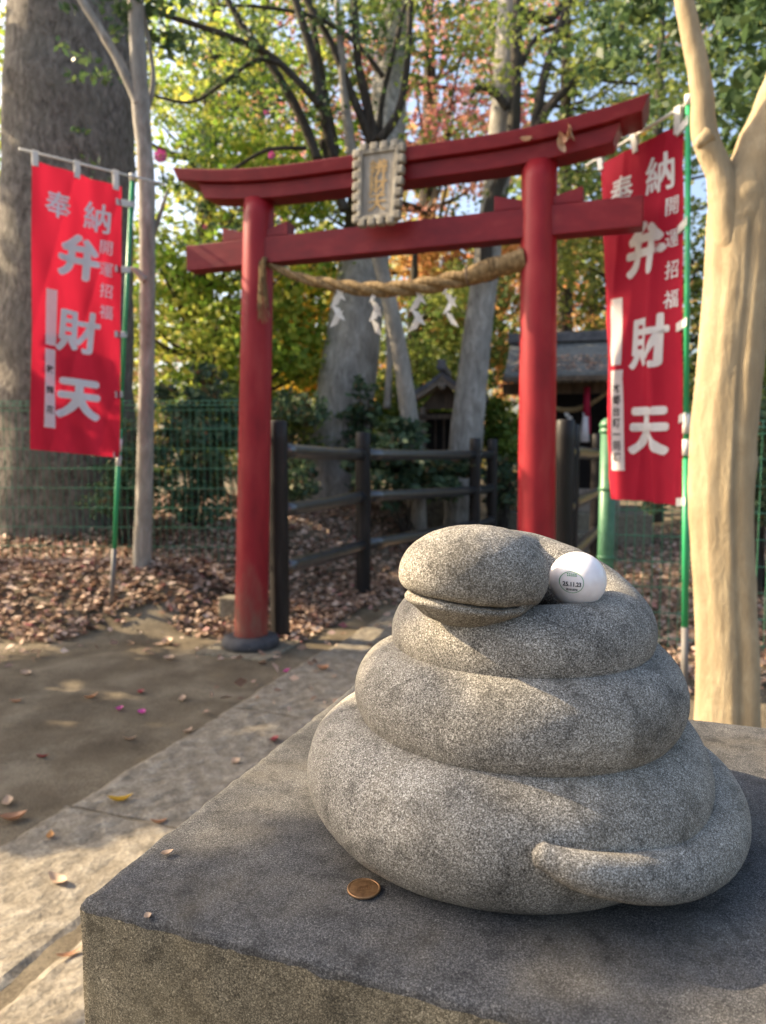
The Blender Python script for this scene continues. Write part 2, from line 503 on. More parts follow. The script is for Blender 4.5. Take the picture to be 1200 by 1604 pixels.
for (a0, a1, js) in cols:
    for b0, b1 in zip(js[:-1], js[1:]):
        k += 1
        la, lb = a1 - a0 - .008, b1 - b0 - .010
        vs, fs = slab_mesh(la, lb, k)
        mb = MB(); mb.add(vs, fs)
        o = mb.obj('paving_stone', M['slab'], path, smooth=False)
        p = tor((a0 + a1) / 2 + random.uniform(-.006, .006) - (.02 if k == 2 else 0), (b0 + b1) / 2, .016 + random.uniform(-.003, .003))
        o.location = p; o.rotation_euler = (random.uniform(-.004, .004), random.uniform(-.004, .004), R(-20) + random.uniform(-.006, .006))

# ---------------------------------------------------------------- pedestal and snake
BASE = 0.892
def grid_block(c2, half, ztop, zbot, n, rough, ch):
    """square block with softened, chipped edges"""
    bm = bmesh.new()
    bmesh.ops.create_cube(bm, size=1)
    for v in bm.verts:
        v.co = Vector((v.co.x * 2 * half, v.co.y * 2 * half, zbot + (v.co.z + .5) * (ztop - zbot)))
    return bm
ped = MB()
H2 = .2575
nseg = 90
prof = [(-.0, 0), ]
# rings from the top centre outwards and down the faces
rings = []
for q, zz in [(t, 0.0) for t in np.linspace(.02, .985, 40)] + [(.990, -.0002), (.9955, -.0008), (.9985, -.0022), (1.0, -.0055), (1.0, -.03), (1.0, -.06), (1.0, -.1), (1.0, -.16), (1.0, -.25), (1.0, -.4), (1.0, -.6), (1.0, -.92)]:
    ring = []
    for s4 in range(4):
        for t in range(nseg):
            u = -1 + 2 * t / nseg
            x, y = [(u, -1), (1, u), (-u, 1), (-1, -u)][s4]
            p = Vector((x * H2 * q, y * H2 * q, BASE + zz))
            nn = noise.noise(p * 60) * .5 + noise.noise(p * 150) * .5
            if .985 < q and zz > -.011:
                chip = max(0, noise.noise(p * 34 + Vector((3, 9, 0))) - .30) * max(0, (q - .99) / .01)
                p.z += .0022 * nn - .001 - .006 * chip
                p.x *= 1 + .006 * noise.noise(p * 90); p.y *= 1 + .006 * noise.noise(p * 90 + Vector((7, 0, 0)))
            elif zz < -.02:
                k_ = .0035 * noise.noise(p * 28) + .002 * nn
                if abs(x) == 1: p.x += k_ * x
                if abs(y) == 1: p.y += k_ * y
            else:
                p.z += .0007 * nn
            ring.append(p)
    rings.append(ring)
nr = 4 * nseg
vs = [p for r_ in rings for p in r_]
fs = [(i * nr + k, i * nr + (k + 1) % nr, (i + 1) * nr + (k + 1) % nr, (i + 1) * nr + k) for i in range(len(rings) - 1) for k in range(nr)]
ft = len([1 for _ in range(42 * nr)])
cen = len(vs); vs.append(Vector((0, 0, BASE)))
fs2 = [(cen, (k + 1) % nr, k) for k in range(nr)]
ped.add(vs, fs); ped.add([], [])
n_top = 43 * nr
ped.m = [0] * n_top + [1] * (len(fs) - n_top)
ped.f += [tuple(reversed(f)) for f in fs2]; ped.m += [0] * nr
ped.f = [tuple(reversed(f)) for f in ped.f]
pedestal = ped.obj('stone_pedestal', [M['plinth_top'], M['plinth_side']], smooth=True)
pedestal.location = Vector((-.209, .479, 0)) + AU * .258 + AV * .258
pedestal.rotation_euler = (0, 0, R(-20))
tag(pedestal, 'dark square stone block carrying the coiled stone snake', 'pedestal')

SC = Vector((.118, .60, BASE))
keys = [  # angle, ring radius, height, tube radius
    (-96, .168, .058, .0080), (-91, .170, .053, .0110), (-80, .166, .043, .0140), (-60, .154, .029, .0190), (-30, .149, .024, .0245), (0, .147, .027, .0285), (30, .140, .030, .032), (60, .139, .033, .037),
    (90, .139, .037, .041), (135, .138, .042, .045), (180, .134, .044, .0475), (225, .126, .044, .0485), (270, .113, .044, .0490), (300, .107, .045, .0480), (330, .102, .048, .0465), (360, .102, .055, .0450), (390, .105, .066, .0440),
    (430, .108, .085, .043), (470, .105, .098, .041), (510, .102, .106, .040), (540, .1015, .110, .040), (585, .099, .112, .0395), (630, .096, .113, .039), (675, .092, .114, .0385), (720, .087, .118, .0385),
    (750, .084, .127, .0375), (790, .080, .141, .036), (830, .077, .151, .035), (870, .0765, .157, .0345), (900, .076, .159, .0345), (945, .075, .160, .034), (990, .073, .161, .034), (1035, .071, .163, .0335),
    (1080, .068, .169, .0335), (1105, .064, .181, .033), (1130, .058, .193, .033)]
K = np.array(keys, float)
def hermite(x, xs, ys):
    d = np.gradient(ys, xs)
    i = np.clip(np.searchsorted(xs, x) - 1, 0, len(xs) - 2)
    h = xs[i + 1] - xs[i]; t = (x - xs[i]) / h
    return (ys[i] * (1 + 2 * t) * (1 - t) ** 2 + d[i] * h * t * (1 - t) ** 2 + ys[i + 1] * t * t * (3 - 2 * t) + d[i + 1] * h * t * t * (t - 1))
th = np.arange(-96, 1130.1, 3.0)
rr, zz, tr = (hermite(th, K[:, 0], K[:, j]) for j in (1, 2, 3))
pts = [SC + Vector((r_ * math.cos(R(a)), r_ * math.sin(R(a)), z_)) for a, r_, z_ in zip(th, rr, zz)]
rads = list(tr)
neck = interp([pts[-1], SC + Vector((.014, .062, .200)), SC + Vector((-.012, .042, .206)), SC + Vector((-.026, -.005, .211)), SC + Vector((-.042, -.050, .213))], 8, [rads[-1], .033, .0325, .032, .028])
pts += neck[0][1:]; rads += neck[1][1:]
# rounded tail tip
pts = [pts[0] + (pts[0] - pts[1]).normalized() * d for d in (.0085, .007, .004)] + pts
rads = [.0015, .005, .0080] + rads
snake = thing('snake_statue', 'grey granite statue of a coiled snake on the stone block', 'statue', SC)
def local(pts_, o): return [Vector(p) - o for p in pts_]
body = MB(); body.tube(local(pts, SC), rads, 56, jit=.012, jscale=25)
body.obj('coiled_body', M['granite'], snake, smooth=True)
# head: ovoid with a cut mouth
HL, HW, HH = .0555, .043, .0360
hc = Vector((.0665, .532, 1.1085)) - SC
yaw = R(8)
NU, NV = 160, 120
def head_half(upper):
    vs = []
    for j in range(NV + 1):
        ph = math.pi * j / NV
        for i in range(NU):
            t = 2 * math.pi * i / NU
            x, y, z = math.cos(t) * math.sin(ph), math.sin(t) * math.sin(ph), math.cos(ph)
            e = 2.5
            q = (abs(x) ** e + abs(y) ** e) ** (1 / e) or 1e-9
            h_ = math.hypot(x, y)
            x, y = x * h_ / q, y * h_ / q                       # blunt, squarish plan
            e2 = 2.15
            k_ = ((abs(x) ** 2 + abs(y) ** 2) ** (e2 / 2) + abs(z) ** e2) ** (-1 / e2)
            x, y, z = x * k_, y * k_, z * k_
            mouth = -.26 - .20 * (x + 1) + .20 * max(0, x) ** 2
            close = min(1, max(0, (.80 - x) / .25))              # the slit closes at the corner of the mouth
            d = z - mouth
            edge = .10 * math.exp(-abs(d) / .07) * close
            if upper:
                pl = 1.0 - edge * .8
                if d < 0:
                    pl *= 1 - .55 * min(1, -d * 1.6) * close; d *= 1 - .93 * close
                zz_ = mouth + .030 * close + d
            else:
                pl = .985 - edge + .035 * math.exp(-((d + .12) / .10) ** 2) * close
                if d > 0:
                    pl *= 1 - .55 * min(1, d * 1.6) * close; d *= 1 - .93 * close
                zz_ = mouth - .030 * close + d
                if zz_ < mouth: pl *= 1 - .05 * min(1, (mouth - zz_) * 3)
            if not upper and x > .55: pl *= 1 - .02
            p = Vector((x * HL * pl, y * HW * pl * (1 - .08 * max(0, -x) ** 2), zz_ * HH))
            p += Vector((0, 0, 1)) * .0005 * noise.noise(p * 120)
            vs.append(Matrix.Rotation(yaw, 3, 'Z') @ p + hc)
    fs = [(j * NU + i, (j + 1) * NU + i, (j + 1) * NU + (i + 1) % NU, j * NU + (i + 1) % NU) for j in range(NV) for i in range(NU)]
    hd = MB(); hd.add(vs, fs)
    return hd
hd_o = head_half(True).obj('head', M['granite'], snake, smooth=True)
head_half(False).obj('lower_jaw', M['granite'], hd_o, smooth=True)

# egg beside the head
def m_egg():
    m, N, L, B = mat('white_eggshell')
    v = coords(N, L); f = noise_n(N, L, v, 160, 4)
    r = ramp(N, [(.3, (.76, .70, .68)), (.7, (.84, .79, .77))]); L.new(f, r.inputs[0]); L.new(r.outputs[0], B.inputs['Base Color'])
    B.inputs['Roughness'].default_value = .32; B.inputs['Subsurface Weight'].default_value = .15; B.inputs['Subsurface Radius'].default_value = (.006, .004, .003)
    bump(N, L, noise_n(N, L, v, 900, 2), B, .06, .0003)
    return m
EC = Vector((.1485, .5545, 1.1015))
ER = (.0213, .0245, .0212)
egg = MB()
egg.lathe([(math.sin(math.pi * i / 48) * 1, -math.cos(math.pi * i / 48)) for i in range(49)], 64)
egg.v = [(x * ER[0], z * ER[1] * 1.0, y * ER[2]) for x, y, z in egg.v]
eg = egg.obj('egg', m_egg(), smooth=True); eg.location = EC
tag(eg, 'white egg stamped 25.11.23 nestled behind the stone snake head', 'egg')
def text_mesh(body, size=1.0, offset=0.0, name='lettering', sub=0, res=4, bold=0.0):
    c = bpy.data.curves.new('t', 'FONT'); c.body = body; c.size = size; c.offset = offset; c.resolution_u = res
    c.align_x = 'CENTER'; c.align_y = 'CENTER'
    if bold: c.offset = 0
    o = bpy.data.objects.new('t', c); COL.objects.link(o)
    dg = bpy.context.evaluated_depsgraph_get(); dg.update()
    me_ = bpy.data.meshes.new_from_object(o.evaluated_get(dg))
    bpy.data.objects.remove(o); bpy.data.curves.remove(c)
    bm = bmesh.new(); bm.from_mesh(me_)
    bmesh.ops.remove_doubles(bm, verts=bm.verts, dist=size * 1e-4)
    for _ in range(sub):
        bmesh.ops.subdivide_edges(bm, edges=[e for e in bm.edges if e.calc_length() > size * .12], cuts=1)
        bmesh.ops.triangulate(bm, faces=[f for f in bm.faces if len(f.verts) > 3])
    V_ = np.array([v.co[:] for v in bm.verts]); F_ = [tuple(v.index for v in f.verts) for f in bm.faces]
    xs, ys = V_[:, 0], V_[:, 1]
    V_[:, 0] -= (xs.max() + xs.min()) / 2; V_[:, 1] -= (ys.max() + ys.min()) / 2
    bm.free(); bpy.data.meshes.remove(me_)
    if bold:                                                     # brush weight: the strokes laid again beside themselves
        n0 = len(V_); VV = [V_]; FF = list(F_)
        for k in range(8):
            a = k * math.pi / 4 + .3
            q = V_ + np.array((math.cos(a) * bold * 1.0, math.sin(a) * bold * .8, 0)); q[:, 2] = .00012 * (k + 1)
            VV.append(q); FF += [tuple(i + n0 * (k + 1) for i in f) for f in F_]
        V_ = np.concatenate(VV); F_ = FF
    return V_, F_
def egg_point(u, v, off=.00025):
    """stamp plane (u right, v up, metres) onto the shell, facing the camera"""
    d = Vector((u - .0095, -1, v + .0015))
    n = Vector((d.x / ER[0], 0, d.z / ER[2]))
    y = -ER[1] * math.sqrt(max(0, 1 - n.x ** 2 - n.z ** 2))
    p = Vector((d.x, y, d.z)); nn = Vector((p.x / ER[0] ** 2, p.y / ER[1] ** 2, p.z / ER[2] ** 2)).normalized()
    return p + nn * off
green_ink = m_plain('green_ink', (.10, .28, .12), .6); dark_ink = m_plain('dark_ink', (.03, .035, .04), .6)
st = MB()
for k in range(64):
    a0, a1 = 2 * math.pi * k / 64, 2 * math.pi * (k + 1) / 64
    st.add([egg_point(r_ * math.cos(a), r_ * math.sin(a)) for r_, a in ((.0074, a0), (.0078, a0), (.0078, a1), (.0074, a1))], [(0, 1, 2, 3)])
for k, ll in ((-2, .0010), (-1, .0014), (0, .0018), (1, .0014), (2, .0010)):                      # tiny unreadable green print
    for q in range(2):
        st.add([egg_point(k * .0013 + dx, .0045 + q * .0012 + dy) for dx, dy in ((-.0005, 0), (.0004, 0), (.0004, .0007), (-.0005, .0007))], [(0, 1, 2, 3)])
st.obj('stamp_ring', green_ink, eg)
V_, F_ = text_mesh('25.11.23', .0043, 0, sub=1, bold=.00016)
V_[:, 0] *= .80; V_[:, 2] = 0
t_ = MB(); t_.add([egg_point(x, y - .0012) for x, y, _ in V_], F_); t_.obj('stamp_date', dark_ink, eg)
V_, F_ = text_mesh('賞味期限', .0019, .00002, sub=0)
t_ = MB(); t_.add([egg_point(x, y - .0052) for x, y, _ in V_], F_); t_.obj('stamp_small_print', dark_ink, eg)

# coin
def m_bronze():
    m, N, L, B = mat('tarnished_bronze')
    v = coords(N, L); f = noise_n(N, L, v, 260, 5)
    r = ramp(N, [(.3, (.20, .11, .055)), (.6, (.34, .20, .10)), (.8, (.42, .27, .15))]); L.new(f, r.inputs[0]); L.new(r.outputs[0], B.inputs['Base Color'])
    B.inputs['Metallic'].default_value = .75; B.inputs['Roughness'].default_value = .42
    bump(N, L, f, B, .15, .0004)
    return m
bronze = m_bronze()
cn = MB(); cn.lathe([(0.0, 0), (.0113, 0), (.01175, .0003), (.01175, .0013), (.0114, .0016), (.0106, .0016), (.0103, .0013), (.0001, .0013)], 72)
coin = cn.obj('coin', bronze, smooth=False, bevel=.0001)
coin.location = (-.0134, .4906, BASE + .001); coin.rotation_euler = (R(.6), R(-.4), R(14))
tag(coin, 'small brown bronze coin lying on the stone block in front of the snake', 'coin')
rel = MB()
rel.box((0, .0004, .0015), (.0105, .0006, .0004)); rel.box((0, -.0022, .0015), (.0085, .0005, .0004))
for x in (-.0035, -.0018, 0, .0018, .0035): rel.box((x, -.0009, .0015), (.0006, .0022, .0004))
rel.box((0, .0018, .0015), (.0065, .0010, .0004)); rel.box((-.0048, -.0008, .0015), (.0007, .0018, .0004)); rel.box((.0048, -.0008, .0015), (.0007, .0018, .0004))
rel.obj('hall_relief', bronze, coin)
def relief(body, size, x0, y0, parent, name, z=.00135, hgt=.0003):
    V_, F_ = text_mesh(body, size, size * .02)
    mb_ = MB(); mb_.add([(x + x0, y + y0, z + hgt) for x, y, _ in V_], F_)
    return mb_.obj(name, bronze, parent)
relief('日本国', .0030, 0, .0063, coin, 'lettering'); relief('十円', .0034, 0, -.0062, coin, 'lettering')

# ---------------------------------------------------------------- torii gate
torii = thing('torii_gate', 'red painted wooden shrine gate with curved top beam and plaque', 'shrine gate', TM, rotz=R(-20))
# inside torii coordinates: x along the beams, y into the picture, z up
def lean_tube(mb_, p0, p1, r0, r1, z0f, z1f, seg=40, n=30, jit=.01):
    p0, p1 = Vector(p0), Vector(p1)
    P_ = [p0.lerp(p1, z0f + (z1f - z0f) * i / n) for i in range(n + 1)]
    mb_.tube(P_, [r0 + (r1 - r0) * (z0f + (z1f - z0f) * i / n) for i in range(n + 1)], seg, jit=jit, jscale=4)
for (ab, at_, cap) in ((-.856, -.757, 0), (.857, .833, 1)):
    mb_ = MB(); lean_tube(mb_, (ab, 0, 0), (at_, 0, 2.625), .101, .088, .006, 1)
    pl = mb_.obj('pillar', M['red'], torii, smooth=True)
    mb_ = MB(); mb_.lathe([(.10, .085), (.125, .088), (.16, .075), (.175, .050), (.172, .03), (.165, .014), (.02, .014)][::-1], 44, (ab, 0, 0))
    mb_.obj('base_ring', M['black_ring'], torii, smooth=True)
    mb_ = MB(); mb_.box((ab, 0, -.02), (.48, .46, .068)); mb_.obj('footing_slab', M['footing'], torii, bevel=.008)
# nuki
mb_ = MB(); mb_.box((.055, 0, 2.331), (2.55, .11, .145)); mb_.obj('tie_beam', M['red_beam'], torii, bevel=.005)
# wedges
for x0, sg, zx in ((-.9, -1, 0), (-.63, 1, 0), (.69, -1, 0), (.975, 1, 0)):
    mb_ = MB()
    xi, xo = x0 - sg * .07, x0 + sg * .075
    vs = [(xi, -.045, 2.407), (xo, -.045, 2.407), (xo, -.045, 2.482), (xi, -.045, 2.445), (xi, .045, 2.407), (xo, .045, 2.407), (xo, .045, 2.482), (xi, .045, 2.445)]
    mb_.add(vs, [(0, 1, 2, 3), (7, 6, 5, 4), (0, 4, 5, 1), (1, 5, 6, 2), (2, 6, 7, 3), (3, 7, 4, 0)])
    mb_.obj('wedge', M['red_beam'], torii, bevel=.003)
# curved beams
def curve_up(x, x0=.045, w_=1.31):
    t = abs(x - x0) / w_
    return .082 * max(0, (t - .35) / .65) ** 2.1
def beam(name, xa, xb, zb, zt, d0, d1, slant, mat_, ridge=0):
    mb_ = MB(); n = 60; vs = []
    for i in range(n + 1):
        f = i / n
        for (zz_, dd, kk) in ((zb, d0, 0), (zt, d1, 1)):
            xl = xa - slant * kk; xr = xb + slant * kk
            x = xl + (xr - xl) * f
            z_ = zz_ + curve_up(x)
            vs += [(x, -dd, z_), (x, dd, z_)]
        if ridge:
            x = xa - slant + (xb - xa + 2 * slant) * f
            vs.append((x, 0, zt + ridge + curve_up(x)))
    s_ = 5 if ridge else 4
    fs = []
    for i in range(n):
        o_ = i * s_; p_ = o_ + s_
        fs += [(o_, p_, p_ + 2, o_ + 2), (o_ + 1, o_ + 3, p_ + 3, p_ + 1), (o_, o_ + 1, p_ + 1, p_)]
        if ridge: fs += [(o_ + 2, p_ + 2, p_ + 4, o_ + 4), (o_ + 3, o_ + 4, p_ + 4, p_ + 3)]
        else: fs += [(o_ + 2, p_ + 2, p_ + 3, o_ + 3)]
    e = n * s_
    fs += [(0, 2, 4, 3, 1) if ridge else (0, 2, 3, 1), tuple(reversed((e, e + 2, e + 4, e + 3, e + 1) if ridge else (e, e + 2, e + 3, e + 1)))]
    mb_.add(vs, fs)
    return mb_.obj(name, mat_, torii, bevel=.004)
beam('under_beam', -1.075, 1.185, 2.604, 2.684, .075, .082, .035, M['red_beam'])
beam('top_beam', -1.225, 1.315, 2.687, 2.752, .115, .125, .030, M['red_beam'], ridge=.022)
# plaque
pq = MB()
PT = Matrix.Rotation(R(-7), 3, 'X')          # leans forward at the top
pc = Vector((.026, -.135, 2.574))
def pv(x, y, z): return PT @ Vector((x * (1 + .10 * z / .4), y, z)) + pc
def pbox(mb_, x, y, z, sx, sy, sz):
    vs = [pv(x + a * sx / 2, y + b * sy / 2, z + c * sz / 2) for c in (-1, 1) for b in (-1, 1) for a in (-1, 1)]
    mb_.add(vs, [(0, 2, 3, 1), (4, 5, 7, 6), (0, 1, 5, 4), (2, 6, 7, 3), (0, 4, 6, 2), (1, 3, 7, 5)])
pbox(pq, 0, 0, 0, .20, .026, .35)
plq = pq.obj('name_plaque', M['plaque_in'], torii, bevel=.004)
fr = MB()
for x in (-.098, .098): pbox(fr, x, -.014, 0, .026, .028, .352)
for z in (-.176, .176): pbox(fr, 0, -.012, z, .222, .028, .026)
fr.obj('inner_frame', M['plaque'], plq, bevel=.006)
for k in range(7):
    z = -.174 + k * .058
    for x in (-.128, .128):
        mb_ = MB(); pbox(mb_, x * .90, -.010, z, .050, .040, .047); mb_.obj('frame_tooth', M['plaque'], plq, bevel=.011, seg=3)
for x in (-.082, -.027, .027, .082):
    for z in (-.203, .205):
        mb_ = MB(); pbox(mb_, x, -.010, z * .97, .044, .040, .046); mb_.obj('frame_tooth', M['plaque'], plq, bevel=.010, seg=3)
for x in (-.112, .112):
    mb_ = MB(); pbox(mb_, x, .005, 0, .012, .02, .40); mb_.obj('frame_backing', M['plaque'], plq)
for z in (.192, -.19):
    mb_ = MB(); pbox(mb_, 0, .006, z, .23, .02, .012); mb_.obj('frame_backing', M['plaque'], plq)
for ch, z in (('辨', .085), ('財', -.005), ('天', -.098)):
    V_, F_ = text_mesh(ch, .098, 0, bold=.0022)
    mb_ = MB(); mb_.add([pv(x * 1.05, -.0150 - q, z + y) for x, y, q in V_], F_); mb_.obj('gilt_character', M['gold'], plq)

# straw rope across the gate
rope = thing('straw_rope', 'twisted straw rope slung between the red gate pillars', 'rope', TM, rotz=R(-20))
rp = [(-.70, -.03, 2.268), (-.60, -.035, 2.215), (-.45, -.04, 2.155), (-.265, -.04, 2.108), (-.10, -.04, 2.075), (.07, -.04, 2.062), (.25, -.04, 2.066), (.42, -.04, 2.085), (.50, -.04, 2.098)]
rc, rr_ = interp(rp, 10, [.015, .020, .027, .034, .038, .041, .043, .044, .044])
for s_ in range(3):
    P_ = []; ph = s_ * 2 * math.pi / 3; L_ = 0
    for i, p in enumerate(rc):
        if i: L_ += (p - rc[i - 1]).length
        a = ph + L_ / .042 * .62
        t = (rc[min(i + 1, len(rc) - 1)] - rc[max(i - 1, 0)]).normalized()
        n1 = Vector((0, 1, 0)); n2 = t.cross(n1)
        P_.append(p + (n1 * math.cos(a) + n2 * math.sin(a)) * rr_[i] * .56)
    mb_ = MB(); mb_.tube(interp(P_, 3), [r_ * .54 for r_ in np.interp(np.linspace(0, 1, (len(P_) - 1) * 3 + 1), np.linspace(0, 1, len(rr_)), rr_)], 12, jit=.12, jscale=70)
    mb_.obj('strand', M['straw'], rope, smooth=True)
bp, br = interp([(.47, -.04, 2.092), (.56, -.04, 2.112), (.66, -.038, 2.135), (.775, -.03, 2.158)], 10, [.043, .054, .050, .057])
mb_ = MB(); mb_.tube(bp, br, 22, jit=.10, jscale=45); mb_.obj('straw_bundle', M['straw'], rope, smooth=True)
for f in (2, 14, 16):
    mb_ = MB(); P_ = []
    t = (bp[f + 1] - bp[f - 1]).normalized(); n1 = Vector((0, 1, 0)); n2 = t.cross(n1)
    for k in range(25):
        a = 2 * math.pi * k / 24
        P_.append(bp[f] + (n1 * math.cos(a) + n2 * math.sin(a)) * (br[f] * 1.03) + t * .004 * math.sin(a))
    mb_.tube(P_, .0055, 6); mb_.obj('binding', M['dark_wood'] if f == 2 else M['straw'], rope, smooth=True)
mb_ = MB()
for k in range(30):
    a = random.uniform(0, 6.28); q = random.uniform(.2, 1) * .032
    x0, y0 = -.700 + q * math.cos(a) * .7, -.085 + q * math.sin(a) * .5
    l = random.uniform(.2, .36)
    dx, dy = random.uniform(-.03, .03), random.uniform(-.03, .015)
    mb_.tube(interp([(x0, y0 + .03, 2.29), (x0 + dx * .3, y0, 2.22), (x0 + dx, y0 + dy, 2.27 - l)], 4), .0021, 5)
mb_.obj('straw_tassel', M['straw'], rope)

# folded paper streamers
def shide(px, topz, rot, flip, label, scale=1.0):
    mb_ = MB(); w_ = .058 * scale; h_ = .082 * scale
    vs = []; fs = []
    x = 0; z = 0; y = 0
    for k in range(4):
        sg = flip if k % 2 == 0 else -flip
        x1 = x + sg * w_ * .62; z1 = z - h_ * .72
        y1 = y + (.012 if k % 2 else -.012)
        n0 = len(vs)
        wid = w_ * (.62 if k == 0 else .8)
        vs += [(x - wid / 2, y, z + .012), (x + wid / 2, y, z + .012 - .02 * sg), (x1 + wid / 2, y1, z1 - .02 * sg), (x1 - wid / 2, y1, z1)]
        fs.append((n0, n0 + 1, n0 + 2, n0 + 3))
        x = x1 * .55; z = z1 + .006; y = y1 + .0025
    mb_.add(vs, fs)
    o = mb_.obj('paper_streamer', M['paper'])
    so = o.modifiers.new('thick', 'SOLIDIFY'); so.thickness = .0012
    a = (px)
    o.location = tor(a, -.045, topz); o.rotation_euler = (0, 0, R(-20) + rot)
    tag(o, label, 'paper streamer', 'white paper streamers hanging from the straw rope')
shide(-.255, 2.095, R(10), 1, 'zigzag white paper streamer hanging nearest the left red pillar')
shide(-.022, 2.045, R(50), -1, 'zigzag white paper streamer seen edge-on, second from the left pillar', .95)
shide(.205, 2.045, R(20), 1, 'zigzag white paper streamer with its tip swung right, third from the left pillar', 1.0)
shide(.395, 2.065, R(-15), -1, 'zigzag white paper streamer hanging nearest the right red pillar', .95)

# debris on the top beam
def curl_leaf(name, L_, W_, curl, seed, mat_, parent=None):
    rg = random.Random(seed); n = 7
    vs = []; fs = []
    for i in range(n + 1):
        f = i / n; wv = W_ * math.sin(math.pi * (f ** .85)) ** .8 * .5 + .0004
        zc = curl * L_ * (f - .5) ** 2 * 2
        bend = rg.uniform(-.02, .02) * L_
        vs += [(-wv, L_ * (f - .5), zc + wv * .5 + bend * .3), (0, L_ * (f - .5), zc), (wv, L_ * (f - .5), zc + wv * (.4 + curl))]
    for i in range(n):
        for k in range(2):
            q = i * 3 + k; fs.append((q, q + 1, q + 4, q + 3))
    mb_ = MB(); mb_.add(vs, fs)
    o = mb_.obj(name, mat_, parent, smooth=True)
    return o
M['leaf_tan'] = m_leaf('tan_dead_leaf', [(0, (.42, .28, .18)), (1, (.50, .36, .25))], .2, .6)
M['leaf_brown'] = m_leaf('brown_dead_leaf', [(0, (.34, .17, .09)), (1, (.42, .22, .12))], .2, .6)
M['leaf_yellow'] = m_leaf('yellow_leaf', [(0, (.60, .36, .03)), (1, (.66, .42, .05))], .3, .5)
M['leaf_orange'] = m_leaf('orange_leaf', [(0, (.55, .26, .08)), (1, (.6, .3, .1))], .3, .5)
M['petal'] = m_leaf('magenta_petal', [(0, (.55, .04, .28)), (1, (.66, .10, .38))], .3, .5)
M['leaf_maroon'] = m_leaf('maroon_leaf', [(0, (.25, .04, .05)), (1, (.32, .06, .06))], .2, .6)
tw = thing('dead_leaf_cluster', 'withered leaf cluster caught on the right end of the red top beam', 'dead leaves', tor(.965, -.12, 2.745))
for k in range(5):
    o = curl_leaf('dead_leaf', random.uniform(.06, .10), .03, .5, k, M['leaf_brown'] if k % 2 else M['leaf_tan'], tw)
    o.location = (random.uniform(-.03, .03), -.012, random.uniform(-.10, .03)); o.rotation_euler = (random.uniform(0.8, 1.9), random.uniform(-.8, .8), random.uniform(-1.5, 1.5))
o = curl_leaf('dead_leaf', .10, .026, .4, 9, M['leaf_tan']); o.location = tor(.80, -.135, 2.695); o.rotation_euler = (R(20), R(-30), R(-65))
tag(o, 'single tan dead leaf stuck on the beam above the right pillar', 'dead leaf')

